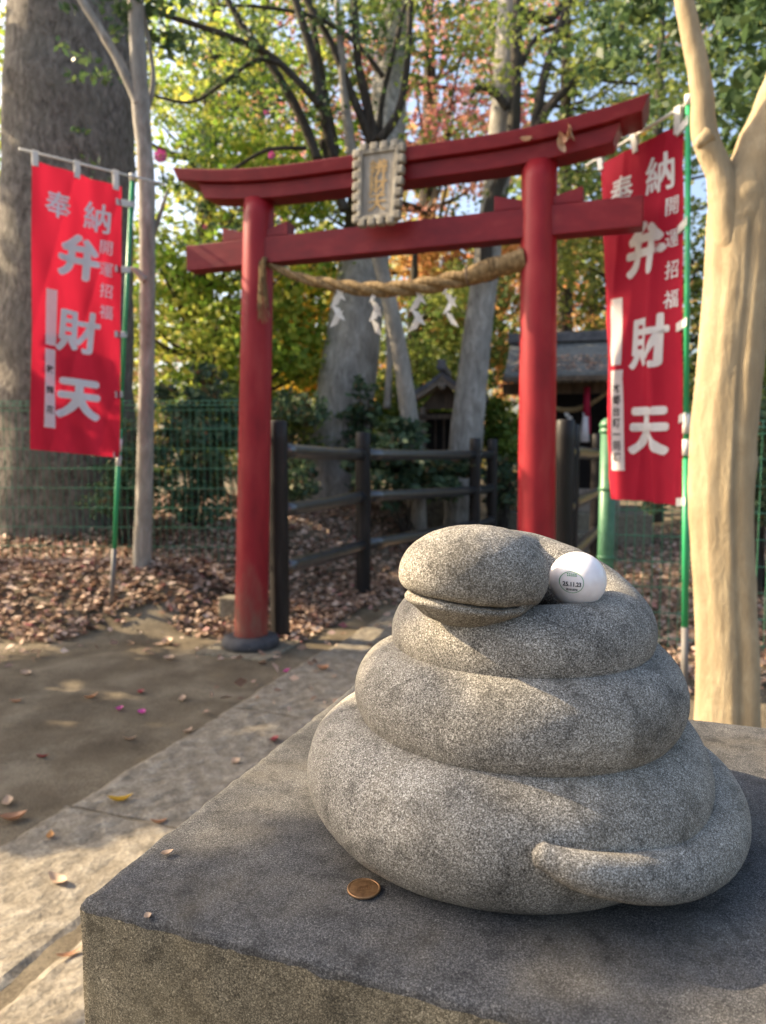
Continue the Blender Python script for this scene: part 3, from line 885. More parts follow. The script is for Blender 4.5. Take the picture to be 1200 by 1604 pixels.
# ---------------------------------------------------------------- banners
def banner(name, label, poles, corners, fold, letters, strips, ties_v, tie_len, cross, sleeve, label_chars):
    """corners TL TR BR BL (u to the right, v down)"""
    TL, TR, BR, BL = [Vector(c) for c in corners]
    nrm = (TR - TL).cross(BL - TL).normalized()
    if nrm.y > 0: nrm = -nrm
    root = thing(name, label, 'banner', Vector(poles[0]))
    O = Vector(poles[0])
    def P(u, v, off=0):
        p = TL.lerp(TR, u).lerp(BL.lerp(BR, u), v)
        return p + nrm * (fold(u, v) + off) - O
    # pole
    b, t = Vector(poles[0]), Vector(poles[1])
    mb_ = MB(); q = b.lerp(t, .13)
    mb_.tube([b - O, q - O], .0165, 16); mb_.obj('lower_pole', M['pole_grey'], root, smooth=True)
    mb_ = MB(); mb_.tube([q.lerp(t, .0) - O, b.lerp(t, .42) - O], .0155, 16); mb_.tube([b.lerp(t, .42) - O, t - O], .0125, 16); mb_.obj('pole', M['pole_green'], root, smooth=True)
    for f0, f1, mt in sleeve:
        mb_ = MB(); mb_.tube([b.lerp(t, f0) - O, b.lerp(t, f1) - O], .0168, 16); mb_.obj('pole_sleeve', mt, root, smooth=True)
    mb_ = MB(); mb_.tube([t + Vector((0, 0, -.02)) - O, t + Vector((0, 0, .025)) - O], .017, 14); mb_.obj('pole_cap', M['pole_white'], root, smooth=True)
    mb_ = MB(); mb_.tube([Vector(cross[0]) - O, Vector(cross[1]) - O], .0075, 10); mb_.obj('crossbar', M['pole_white'], root, smooth=True)
    # cloth
    nu, nv = 60, 120
    mb_ = MB()
    vs = [P(i / nu, j / nv) for j in range(nv + 1) for i in range(nu + 1)]
    fs = [(j * (nu + 1) + i, j * (nu + 1) + i + 1, (j + 1) * (nu + 1) + i + 1, (j + 1) * (nu + 1) + i) for j in range(nv) for i in range(nu)]
    mb_.add(vs, fs); cl = mb_.obj('cloth', M['banner_red'], root, smooth=True)
    W_ = (TR - TL).length; H_ = (BL - TL).length
    for ch, u, v, sz, off in letters:
        V_, F_ = text_mesh(ch, sz, 0, sub=2, bold=off)
        V_[:, 0] = V_[:, 0] * .92 + V_[:, 1] * .06
        mb_ = MB(); mb_.add([P(u + (x) / W_, v - y / H_, .0030 + q) for x, y, q in V_], F_); mb_.obj('printed_character', M['white_print'], cl)
    for u0, u1, v0, v1 in strips:
        mb_ = MB(); n = 24
        vs = []
        for j in range(n + 1):
            for i in range(5):
                vs.append(P(u0 + (u1 - u0) * i / 4, v0 + (v1 - v0) * j / n, .0026))
        mb_.add(vs, [(j * 5 + i, j * 5 + i + 1, (j + 1) * 5 + i + 1, (j + 1) * 5 + i) for j in range(n) for i in range(4)])
        mb_.obj('white_strip', M['white_print'], cl)
    for ch, u, v, sz in label_chars:
        V_, F_ = text_mesh(ch, sz, sz * .015, sub=1)
        mb_ = MB(); mb_.add([P(u + x / W_, v - y / H_, .0044) for x, y, _ in V_], F_); mb_.obj('ink_character', M['black_ink'], cl)
    # ties to the pole and to the crossbar
    def strap(p0, p1, half, wdir):
        mb_ = MB(); d = (p1 - p0)
        for s_, off in ((1, .004), (-1, -.004)):
            vs = []
            for f in (0, .25, .5, .75, 1):
                c = p0 + d * f + nrm * (off * (1 + 2.2 * f)); vs += [c - wdir * half, c + wdir * half]
            mb_.add(vs, [(2 * i, 2 * i + 1, 2 * i + 3, 2 * i + 2) for i in range(4)])
        o = mb_.obj('tie_loop', M['white_tape'], root)
        s2 = o.modifiers.new('thick', 'SOLIDIFY'); s2.thickness = .0015
    for v in ties_v:
        e = P(.93, v, .004)
        zz_ = (e + O).z + .01
        f = (zz_ - b.z) / (t.z - b.z)
        pp = b.lerp(t, f) - O
        pp = pp + (pp - e).normalized() * .016
        strap(e, pp, .020, Vector((0, 0, 1)))
    for u in (.03, .48, .93):
        e = P(u, .018, .004)
        c0, c1 = Vector(cross[0]) - O, Vector(cross[1]) - O
        f = (e.x - c0.x) / (c1.x - c0.x)
        strap(e, c0.lerp(c1, f) + Vector((0, 0, .012)), .018, (TR - TL).normalized())
    return root

def fold_l(u, v):
    s_ = 1 - u
    return (.042 * math.sin((u * 1.15 + v * .55) * 5.2) * (.35 + .65 * v) * (.4 + .6 * s_) + .016 * math.sin((u * 2.6 - v * 1.7) * 6 + 1) * (.4 + .6 * v) + .006 * math.sin(u * 26 + v * 5) * max(0, .5 - v) + .020 * math.sin(u * math.pi) * v + .012 * (1 - abs(math.sin((u * 1.9 + v * 1.5) * 3.1 + .4))) ** 3 + .010 * (1 - abs(math.sin((u * 2.6 - v * 3.2) * 2.2 + 1.1))) ** 3 * u)
LB = [(-2.100, 4.55, 2.925), (-1.672, 4.85, 2.875), (-1.742, 4.85, 1.15), (-2.182, 4.55, 1.205)]
let_l = [('奉', .28, .128, .165, .004), ('納', .72, .132, .19, .004), ('弁', .52, .29, .275, .015), ('財', .52, .555, .275, .010), ('天', .53, .80, .275, .017),
         ('開', .83, .232, .095, .001), ('運', .83, .31, .095, .001), ('招', .83, .388, .095, .001), ('福', .83, .466, .095, .001)]
banner('nobori_banner', 'tall red banner beside the thick left tree trunk, white characters, small top bar', ((-1.835, 4.9, .18), (-1.618, 4.9, 2.95)), LB, fold_l, let_l,
       [(.155, .275, .425, .620), (.15, .27, .634, .915)], (.06, .30, .54, .765, .99), .06,
       ((-2.150, 4.50, 2.972), (-1.438, 5.0, 2.945)), ((.33, .355, M['white_tape']), (.362, .378, M['pole_green'])) [:1] + ((.365, .395, M['pole_white']),),
       [('敦', .212, .705, .05), ('輝', .212, .78, .05), ('花', .212, .85, .05)])

def fold_r(u, v):
    return (.045 * math.sin(u * 5.4 + .5 * v) * (.25 + .75 * v) + .020 * math.sin(u * 11.5 - v * 1.1 + .6) * (.35 + .65 * v) + .03 * math.exp(-((u - .66) / .06) ** 2) * sm((v - .25) / .4) + .006 * math.sin(v * 9 + u * 4) + .014 * (1 - abs(math.sin((u * 2.1 + v * .9) * 3.1 + .9))) ** 3 + .010 * (1 - abs(math.sin((u * 1.6 - v * 2.8) * 2.4))) ** 3)
RB = [(1.160, 4.02, 2.70), (1.385, 3.55, 2.715), (1.430, 3.55, .925), (1.265, 4.02, .945)]
let_r = [('奉', .30, .105, .15, .004), ('納', .74, .100, .18, .004), ('弁', .56, .285, .26, .015), ('財', .60, .545, .265, .010), ('天', .58, .795, .26, .015),
         ('開', .86, .195, .09, .001), ('運', .86, .28, .09, .001), ('招', .86, .362, .09, .001), ('福', .86, .44, .09, .001)]
banner('nobori_banner', 'tall red banner behind the right end of the gate beam, beside the sunlit trunk', ((1.474, 3.5, -.02), (1.395, 3.5, 2.79)), RB, fold_r, let_r,
       [(.15, .275, .405, .600), (.14, .30, .615, .912)], (.015, .265, .52, .765, .99), .06,
       ((1.10, 4.12, 2.735), (1.44, 3.47, 2.80)), ((.425, .452, M['white_tape']), (.462, .495, M['pole_white'])),
       [(c, .222, .668 + i * .034, .052) for i, c in enumerate('本郷台町一同様')])

# ---------------------------------------------------------------- log fences along the path
def log_fence(label, posts, hts, rails_z, ends=None):
    root = thing('log_fence', label, 'fence', (posts[0][0], posts[0][1], 0))
    O = Vector((posts[0][0], posts[0][1], 0))
    P_ = [Vector((x, y, 0)) - O for x, y in posts]
    for p, h in zip(P_, hts):
        mb_ = MB(); g_ = float(gh(p.x + O.x, p.y + O.y)) - .1
        mb_.tube([p + Vector((0, 0, z)) for z in np.linspace(g_, h - .012, 14)] + [p + Vector((0, 0, h))], [.062] * 14 + [.053], 20, jit=.05, jscale=5)
        mb_.obj('post', M['log'], root, smooth=True)
    for a, b in zip(range(len(P_) - 1), range(1, len(P_))):
        for rz in rails_z:
            p0, p1 = P_[a].copy(), P_[b].copy()
            d = (p1 - p0).normalized()
            p0 += d * .045; p1 -= d * .045
            p0.z, p1.z = rz[a], rz[b]
            mb_ = MB(); n = 10
            mb_.tube([p0.lerp(p1, i / n) + Vector((0, 0, -.006 * math.sin(math.pi * i / n))) for i in range(n + 1)], .048, 16, jit=.05, jscale=6)
            mb_.obj('rail', M['rail'], root, smooth=True)
    return root
log_fence('dark log rail fence left of the path, behind the left red pillar', [(-.657, 4.61), (-.164, 6.02), (1.0, 8.0), (1.27, 8.55)], (1.385, 1.345, 1.33, 1.33),
          ((1.20, 1.165, 1.15, 1.15), (.82, .82, .765, .765), (.45, .42, .39, .39)))
log_fence('dark log rail fence right of the path, behind the right red pillar', [(1.200, 4.86), (1.33, 5.22), (2.10, 7.2)], (1.40, 1.38, 1.36),
          ((1.195, 1.19, 1.165), (.82, .81, .79), (.45, .43, .41)))

# ---------------------------------------------------------------- green wire fences
def wire_fence(label, p0, p1, zb, zt, post_at, posts_r=.022, step=.05):
    root = thing('wire_fence', label, 'fence', (p0[0], p0[1], 0))
    O = Vector((p0[0], p0[1], 0)); A = Vector((p0[0], p0[1], 0)) - O; B_ = Vector((p1[0], p1[1], 0)) - O
    Ln = (B_ - A).length; d = (B_ - A) / Ln; nr_ = Vector((d.y, -d.x, 0))
    for f in post_at:
        p = A.lerp(B_, f)
        mb_ = MB(); mb_.tube([p + nr_ * -.03 + Vector((0, 0, z)) for z in (zb - .4, zt + .03)], posts_r, 14); mb_.obj('post', M['fence_green'], root, smooth=True)
    mb_ = MB()
    for k in range(int(Ln / step)):
        p = A + d * (k * step)
        mb_.tube([p + Vector((0, 0, zb)), p + Vector((0, 0, zt - .07)), p + nr_ * .035 + Vector((0, 0, zt - .035)), p + Vector((0, 0, zt))], .0024, 5)
    o = mb_.obj('upright_wires', M['fence_green'], root); o['kind'] = 'stuff'
    zs = list(np.arange(zb + .05, zt - .08, .15))
    for z in zs + [zt - .07, zt]:
        mb_ = MB(); mb_.tube([A + Vector((0, 0, z)) + nr_ * -.004, B_ + Vector((0, 0, z)) + nr_ * -.004], .0030, 6); mb_.obj('wire', M['fence_green'], root)
    mb_ = MB(); mb_.tube([A + Vector((0, 0, zt - .035)) + nr_ * .036, B_ + Vector((0, 0, zt - .035)) + nr_ * .036], .0030, 6); mb_.obj('wire', M['fence_green'], root)
    return root
wire_fence('green wire mesh fence in front of the thick left trunk, running to the left pillar', (-5.0, 5.75), (-.93, 5.55), .26, 1.57, (.02, .42, .98))
wire_fence('green wire mesh fence behind the right banner and sunlit trunk', (1.34, 4.34), (4.2, 3.30), .05, 1.36, (.34, .67, .99))
# stout green post
gp = thing('gate_post', 'stout pale green metal post with ringed cap between log fence and right banner', 'post', (1.335, 4.36, 0))
mb_ = MB(); mb_.tube([(0, 0, -.2), (0, 0, 1.36)], .048, 24); mb_.obj('shaft', M['post_green'], gp, smooth=True)
mb_ = MB(); mb_.lathe([(.049, 1.30), (.056, 1.302), (.056, 1.318), (.050, 1.322), (.050, 1.332), (.056, 1.336), (.056, 1.352), (.050, 1.366), (.030, 1.386), (.0, 1.392)], 24); mb_.obj('cap', M['post_green'], gp, smooth=True)
for z in (.96, .55): mb_ = MB(); mb_.lathe([(.047, z), (.053, z + .002), (.053, z + .020), (.047, z + .022)], 24); mb_.obj('clamp', M['post_green'], gp, smooth=True)

# small stone block by the left pillar
mb_ = MB(); mb_.box((0, 0, .07), (.16, .12, .18), taper=.95); o = mb_.obj('kerb_block', M['footing'], bevel=.012); o.location = at(365, 985, 4.9); o.location.z = float(gh(o.location.x, 4.9)); o.rotation_euler = (0, 0, R(-15))
tag(o, 'small rough stone block half hidden behind the left red pillar', 'stone block')

# ---------------------------------------------------------------- shrines
def shrine_small():
    c = Vector((.80, 9.6, 0)); rot = R(-10)
    r_ = thing('small_shrine', 'little dark wooden gabled shrine behind the log fence, between two trunks', 'shrine', c, rotz=rot)
    b = MB(); b.box((0, 0, .45), (.75, .7, .9)); b.obj('stone_base', M['footing'], r_, bevel=.02)
    for x in (-.26, .26):
        for y in (-.22, .22):
            b = MB(); b.box((x, y, 1.32), (.07, .07, .84)); b.obj('post', M['grey_wood'], r_, bevel=.006)
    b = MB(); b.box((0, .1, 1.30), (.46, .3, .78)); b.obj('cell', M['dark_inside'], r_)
    for z in (1.62, .98):
        b = MB(); b.box((0, -.235, z), (.62, .06, .06)); b.obj('cross_beam', M['dark_wood'], r_, bevel=.005)
    b = MB(); b.box((0, -.07, 1.3), (.03, .03, .6)); b.box((-.11, -.07, 1.3), (.02, .03, .6)); b.box((.11, -.07, 1.3), (.02, .03, .6)); b.obj('lattice_door', M['dark_wood'], r_)
    b = MB(); b.box((.36, .0, 1.3), (.04, .5, .7)); b.box((.30, -.25, 1.3), (.05, .02, .62)); b.obj('side_panel', M['grey_wood'], r_)
    # gable roof with upswept eaves
    def rz(x):
        t = abs(x) / .56
        return 2.15 - .36 * t ** .80 + .03 * t ** 4
    for nm, z0, y0, y1, mt in (('roof', 0, -.42, .42, 'roof_dark'),):
        b = MB(); n = 24; vs = []
        for i in range(n + 1):
            x = -.56 + 1.12 * i / n
            for y in (y0, y1):
                vs += [(x, y, rz(x) + .035), (x, y, rz(x) - .025)]
        fs = []
        for i in range(n):
            o_ = i * 4; p_ = o_ + 4
            fs += [(o_, p_, p_ + 2, o_ + 2), (o_ + 1, o_ + 3, p_ + 3, p_ + 1), (o_, o_ + 1, p_ + 1, p_), (o_ + 2, p_ + 2, p_ + 3, o_ + 3)]
        fs += [(0, 2, 3, 1), (n * 4, n * 4 + 1, n * 4 + 3, n * 4 + 2)]
        b.add(vs, fs); rf = b.obj('roof', M[mt], r_)
    b = MB(); b.box((0, 0, 2.21), (.10, .90, .08)); b.box((0, -.44, 2.25), (.13, .06, .12), taper=.7); b.obj('ridge', M['roof_dark'], rf, bevel=.008)
    for sg in (-1, 1):
        b = MB(); n = 12; vs = []
        for i in range(n + 1):
            x = sg * .54 * i / n
            for z_ in (rz(x) - .02, rz(x) - .085):
                vs += [(x, -.40, z_), (x, -.37, z_)]
        fs = []
        for i in range(n):
            o_ = i * 4; p_ = o_ + 4
            fs += [(o_, o_ + 2, p_ + 2, p_), (o_ + 1, p_ + 1, p_ + 3, o_ + 3), (o_ + 2, o_ + 3, p_ + 3, p_ + 2), (o_, p_, p_ + 1, o_ + 1)]
        fs += [(0, 1, 3, 2), (n * 4, n * 4 + 2, n * 4 + 3, n * 4 + 1)]
        b.add(vs, fs); b.obj('barge_board', M['grey_wood'], r_)
    b = MB(); b.lathe([(0, -.02), (.045, -.01), (.05, .01), (0, .02)], 16); o_ = b.obj('gable_boss', M['grey_wood'], r_, smooth=True); o_.location = (0, -.41, 1.99); o_.rotation_euler = (R(90), 0, 0)
    b = MB(); b.add([(-.30, -.2, 1.72), (.30, -.2, 1.72), (0, -.2, 2.08)], [(0, 1, 2)]); b.obj('gable_wall', M['dark_wood'], r_)
    return r_
shrine_small()

def shrine_big():
    c = Vector((2.50, 9.9, 0)); rot = R(-14)
    r_ = thing('shrine_hall', 'dark wooden shrine hall with leaf-strewn roof behind the right red pillar', 'shrine', c, rotz=rot)
    b = MB(); b.box((0, 0, .17), (2.0, 1.6, .5)); b.obj('stone_base', M['footing'], r_, bevel=.02)
    b = MB(); b.box((0, -.95, .08), (1.0, .35, .24)); b.obj('step', M['footing'], r_, bevel=.02)
    for x in (-.58, .58):
        for y in (-.5, .5):
            b = MB(); b.box((x, y, 1.2), (.11, .11, 1.75)); b.obj('post', M['grey_wood'], r_, bevel=.008)
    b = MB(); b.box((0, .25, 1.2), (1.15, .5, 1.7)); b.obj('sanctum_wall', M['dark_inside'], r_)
    b = MB(); b.box((-.62, .1, 1.15), (.03, .75, 1.4)); b.box((.62, .1, 1.15), (.03, .75, 1.4)); b.obj('side_wall', M['dark_wood'], r_)
    b = MB(); b.box((0, -.52, 1.98), (1.7, .10, .14)); b.obj('lintel', M['dark_wood'], r_, bevel=.008)
    b = MB(); b.box((0, -.2, .62), (1.0, .5, .06)); b.obj('offering_shelf', M['dark_wood'], r_)
    b = MB(); b.box((0, -.38, .56), (.55, .28, .28)); b.obj('offering_box', M['grey_wood'], r_, bevel=.01)
    # roof: curved front slope
    b = MB(); n = 16; vs = []
    def prof(t): return -1.0 + 1.0 * t, 2.10 + .52 * t ** 1.35
    for i in range(n + 1):
        y, z = prof(i / n)
        for x in (-.80, .80):
            vs += [(x, y, z + .03), (x, y, z - .05)]
    for i in range(n + 1):
        y, z = prof(1 - i / n)
        for x in (-.80, .80):
            vs += [(x, -y + .001, z + .03), (x, -y + .001, z - .05)]
    fs = []
    for blk in (0, (n + 1) * 4):
        for i in range(n):
            o_ = blk + i * 4; p_ = o_ + 4
            fs += [(o_, o_ + 2, p_ + 2, p_), (o_ + 1, p_ + 1, p_ + 3, o_ + 3), (o_, p_, p_ + 1, o_ + 1), (o_ + 2, o_ + 3, p_ + 3, p_ + 2)]
    fs += [(0, 1, 3, 2)]; e = 2 * (n + 1) * 4 - 4; fs += [(e, e + 2, e + 3, e + 1)]
    b.add(vs, fs); rf = b.obj('roof', M['copper_roof'], r_)
    b = MB(); b.box((0, 0, 2.69), (1.64, .20, .13)); b.obj('ridge', M['roof_dark'], rf, bevel=.01)
    b = MB(); b.box((0, -1.0, 2.06), (1.62, .05, .06)); b.obj('eave_board', M['dark_wood'], rf, bevel=.004)
    for k in range(18):
        b = MB(); b.box((-.745 + k * .0876, -.78, 2.075), (.03, .44, .03), Matrix.Rotation(R(12), 3, 'X')); b.obj('rafter', M['grey_wood'], rf)
    V_, F_ = leaf_quads(420, lambda n_: np.stack([rng.uniform(-.70, .62, n_) + 0 * rng.random(n_), -1 + .62 * rng.random(n_) ** .7, np.zeros(n_)], 1), .05, flat=.9)
    V_[:, 2] += np.interp(V_[:, 1], [prof(i / 16)[0] for i in range(17)], [prof(i / 16)[1] for i in range(17)]) + .045
    o_ = leaf_obj('roof_leaf_litter', V_, F_, M['litter'], rf); o_['kind'] = 'stuff'
    # rope, streamers, bell cord: hang from the hall
    O = Vector((0, -.6, 0))
    rr2 = thing('shrine_rope', 'straw rope swag hanging under the eave of the shrine hall', 'rope', c, rotz=rot)
    P_, r2 = interp([(-.56, -.6, 1.92), (-.3, -.6, 1.76), (0, -.6, 1.70), (.25, -.6, 1.78), (.5, -.6, 1.96)], 8, [.018, .028, .034, .030, .020])
    b = MB(); b.tube(P_, r2, 12, jit=.25, jscale=30); b.obj('rope', M['straw'], rr2, smooth=True)
    for x in (-.24, -.02, .2):
        b = MB()
        z = 1.68
        for k in range(3):
            sx = .018 * (1 if k % 2 else -1)
            b.box((x + sx, -.61, z - .03 - k * .055), (.05, .004, .062), Matrix.Rotation(R(20 if k % 2 else -20), 3, 'Y'))
        b.obj('paper_streamer', M['paper'], rr2)
    bc = thing('bell_cord', 'red and white cloth bell cord hanging before the shrine hall', 'bell cord', c + Matrix.Rotation(rot, 3, 'Z') @ Vector((.20, -.66, 0)), rotz=rot)
    b = MB(); b.tube([(0, 0, 1.98), (.0, 0, 1.62)], [.035, .045], 12, jit=.1, jscale=20); b.obj('upper_cord', M['red_cord'], bc, smooth=True)
    b = MB(); b.tube([(-.012, -.005, 1.66), (-.02, -.01, 1.3)], [.03, .06], 12, jit=.1, jscale=20); b.obj('white_tail', M['white_cloth'], bc, smooth=True)
    b = MB(); b.tube([(.03, .005, 1.66), (.03, .005, 1.40)], [.018, .03], 10, jit=.1, jscale=20); b.obj('red_tail', M['red_cord'], bc, smooth=True)

# ---------------------------------------------------------------- leaves
def leaf_quads(n, centre, size, flat=0.0, aspect=.55, svar=.45, droop=.2, simple=False):
    """n small kite-shaped leaves (n,4) at centre(n)"""
    C = centre(n)
    L_ = size * (1 + svar * rng.uniform(-1, 1, n))
    d = rng.normal(size=(n, 3)); d[:, 2] = d[:, 2] * (1 - flat) * .7 - droop * (1 - flat); d /= np.linalg.norm(d, axis=1)[:, None]
    u = rng.normal(size=(n, 3)); u[:, 2] += 2.5 * flat + .4
    s = np.cross(d, u); s /= np.linalg.norm(s, axis=1)[:, None] + 1e-9
    nn = np.cross(s, d)
    Wd = (L_ * aspect * .5)[:, None]; Lh = L_[:, None]
    fold = (rng.uniform(.05, .5, n) * L_ * aspect * .5)[:, None]
    b = C - d * Lh * .5; t = C + d * Lh * .5
    l = C + s * Wd + nn * fold - d * Lh * .06; r = C - s * Wd + nn * fold - d * Lh * .06
    V_ = np.stack([b, r, t, l], 1).reshape(-1, 3)
    F_ = np.arange(4 * n).reshape(n, 4)
    return V_, F_
def leaf_obj(name, V_, F_, mat_, parent=None):
    me_ = bpy.data.meshes.new(name); fill_mesh(me_, V_, F_)
    me_.materials.append(mat_)
    return link(bpy.data.objects.new(name, me_), parent)
def clump_sampler(clumps, shell=.55):
    """clumps: (centre, radii xyz, weight)"""
    w_ = np.array([c[2] for c in clumps], float); w_ /= w_.sum()
    cs = np.array([tuple(c[0]) for c in clumps]); rs = np.array([tuple(c[1]) for c in clumps])
    def f(n):
        i = rng.choice(len(clumps), n, p=w_)
        d = rng.normal(size=(n, 3)); d /= np.linalg.norm(d, axis=1)[:, None]
        r_ = rng.random(n) ** (1 / 3 * (1 - shell) + .15)
        return cs[i] + d * r_[:, None] * rs[i]
    return f
def sprays(region, n_clumps, r, seed, flat=.45):
    """scatter many small leaf sprays through boxes / ellipsoids: region = list of (centre, radii, share)"""
    rg = np.random.default_rng(seed)
    out = []
    w_ = np.array([c[2] for c in region], float); w_ /= w_.sum()
    for i in rg.choice(len(region), n_clumps, p=w_):
        c, rad, _ = region[i]
        d = rg.normal(size=3); d /= np.linalg.norm(d); q = rg.random() ** .4
        p = np.array(tuple(c)) + d * q * np.array(rad)
        s_ = r * rg.uniform(.5, 1.5)
        out.append((p, (s_ * 1.2, s_ * 1.2, s_ * flat), s_ ** 2))
    return out
shrine_big()

def limb(px_pts, Y, radii_px, n=8, seg=14, jit=.08, jscale=3.5, dy=None):
    """tube through image positions at distance Y (list or single), radii in photo pixels"""
    P_ = []
    Rm = []
    for i, (x, y) in enumerate(px_pts):
        yy = Y[i] if hasattr(Y, '__len__') else Y
        P_.append(at(x, y, yy)); Rm.append(radii_px[i] * yy / FPX)
    return interp(P_, n, Rm)
def tree(name, label, base, trunk, limbs=(), bark='bark_grey', group=None, seg=18, jit=.08, jscale=3.5, limb_bark=None):
    """trunk / limbs: (image points, distance, half-widths)"""
    r_ = thing(name, label, 'tree', base, group)
    O = Vector(base)
    p, rd = limb(*trunk)
    g0 = Vector((p[0].x, p[0].y, min(p[0].z, float(gh(p[0].x, p[0].y))) - .15))
    if p[0].z - g0.z > .16: p = [g0] + p; rd = [rd[0] * 1.12] + rd
    mb_ = MB(); mb_.tube(local(p, O), rd, seg * 2, jit=jit, jscale=jscale); mb_.obj('trunk', M[bark], r_, smooth=True)
    for l_ in limbs:
        p, rd = limb(*l_)
        mb_ = MB(); mb_.tube(local(p, O), rd, 12, jit=.1, jscale=8); mb_.obj('branch', M[limb_bark or bark], r_, smooth=True)
    return r_
def crown(root, sp, n, size, mat_, name='crown', **kw):
    O = np.array(root.location[:])
    V_, F_ = leaf_quads(n, clump_sampler(sp), size, **kw)
    return leaf_obj(name, V_ - O, F_, M[mat_], root)
def ell(px, py, Y, rx, ry, rY, share=1):
    c = at(px, py, Y); k_ = Y / FPX
    return (c, (rx * k_, rY, ry * k_), share)

# --- trees with trunks in view
b0 = at(105, 840, 6.9)
t1 = tree('big_tree', 'very thick grey trunk behind the left red banner', (b0.x, 6.9, float(gh(b0.x, 6.9))),
          ([(95, 880), (97, 800), (98, 700), (100, 600), (103, 450), (108, 300), (113, 150), (118, 0), (124, -250), (130, -600)], 6.9, [128, 116, 108, 102, 98, 95, 92, 88, 82, 60], 8, 20, .035, 2.0), bark='bark_big', seg=32, jit=.05, jscale=2.2)
b0 = at(224, 880, 5.35)
t2 = tree('slender_tree', 'slender pale trunk forking at the top, right of the left banner', (b0.x, 5.35, float(gh(b0.x, 5.35))),
          ([(222, 900), (226, 780), (229, 640), (231, 500), (231, 380), (228, 260), (221, 170), (217, 90), (212, 0), (205, -140)], 5.35, [15, 13, 12, 11.5, 12, 12, 13, 12, 11, 7]),
          [([(218, 165), (203, 130), (180, 85), (150, 35), (124, -8), (90, -90)], 5.33, [9, 8, 7, 6.5, 6, 4]),
           ([(228, 440), (214, 425), (205, 420)], 5.3, [6, 5, 3]), ([(231, 380), (246, 350), (262, 300)], 5.4, [5, 4, 2]),
           ([(222, 200), (240, 130), (232, 60), (222, 0)], 5.45, [5, 4, 3, 2])], 'bark_pale', jit=.10, jscale=9)
b0 = at(520, 785, 9.2)
t3 = tree('leaning_tree', 'thick grey trunk leaning right, seen through the gate', (b0.x, 9.2, float(gh(b0.x, 9.2))),
          ([(520, 800), (524, 740), (535, 660), (548, 570), (560, 480), (573, 400), (592, 300), (606, 200), (614, 100), (620, 0), (630, -160)], [9.2, 9.2, 9.2, 9.2, 9.3, 9.6, 10.2, 10.8, 11.2, 11.4, 11.6], [62, 52, 45, 43, 40, 36, 31, 28, 25, 22, 14], 8), (), 'bark_grey', seg=22)
b0 = at(646, 720, 8.6)
t4 = tree('thin_tree', 'thin smooth trunk leaning left between the leaning trunk and small shrine', (b0.x, 8.6, float(gh(b0.x, 8.6))),
          ([(652, 800), (645, 690), (634, 600), (618, 510), (600, 430), (575, 340), (555, 260), (540, 150), (528, 0)], 8.6, [16, 14.5, 13.5, 12, 11, 10, 9, 7, 4]),
          [([(606, 640), (610, 560), (604, 480)], 8.9, [6, 5, 4])], 'bark_pale')
b0 = at(728, 760, 8.9)
t5 = tree('pale_tree', 'pale curved trunk left of the right red pillar, rising behind the top beam', (b0.x, 8.9, float(gh(b0.x, 8.9))),
          ([(722, 860), (726, 740), (735, 640), (746, 540), (757, 450), (768, 360), (780, 270), (788, 190), (795, 100), (800, 0), (806, -160)], 8.9, [30, 27, 25, 22, 21, 20, 20, 20, 20, 19, 12]),
          [([(760, 440), (768, 330), (800, 230), (808, 120), (812, 0), (818, -80)], 8.6, [9, 10, 10, 9, 8, 5]),
           ([(800, 230), (835, 200), (850, 130), (868, 70), (893, 0), (915, -60)], 8.5, [7, 8, 7, 6, 6, 4]),
           ([(836, 215), (862, 165), (905, 125), (935, 90), (985, 30), (1040, -40)], 8.4, [7, 7, 6, 5, 4, 3]),
           ([(795, 170), (770, 140), (748, 138), (738, 152)], 8.6, [6, 6, 5, 3]),
           ([(840, 200), (900, 125), (960, 128), (1000, 132)], 8.3, [4, 4, 3, 2]),
           ([(808, 120), (840, 60), (880, 40), (960, 10)], 8.7, [5, 4, 3, 2]),
           ([(796, 60), (830, 25), (862, 30), (900, -20)], 8.9, [7, 7, 6, 4])], 'bark_grey', limb_bark='bark_dark')
b0 = at(572, 480, 7.2)
gx0 = at(556, 800, 10.2)
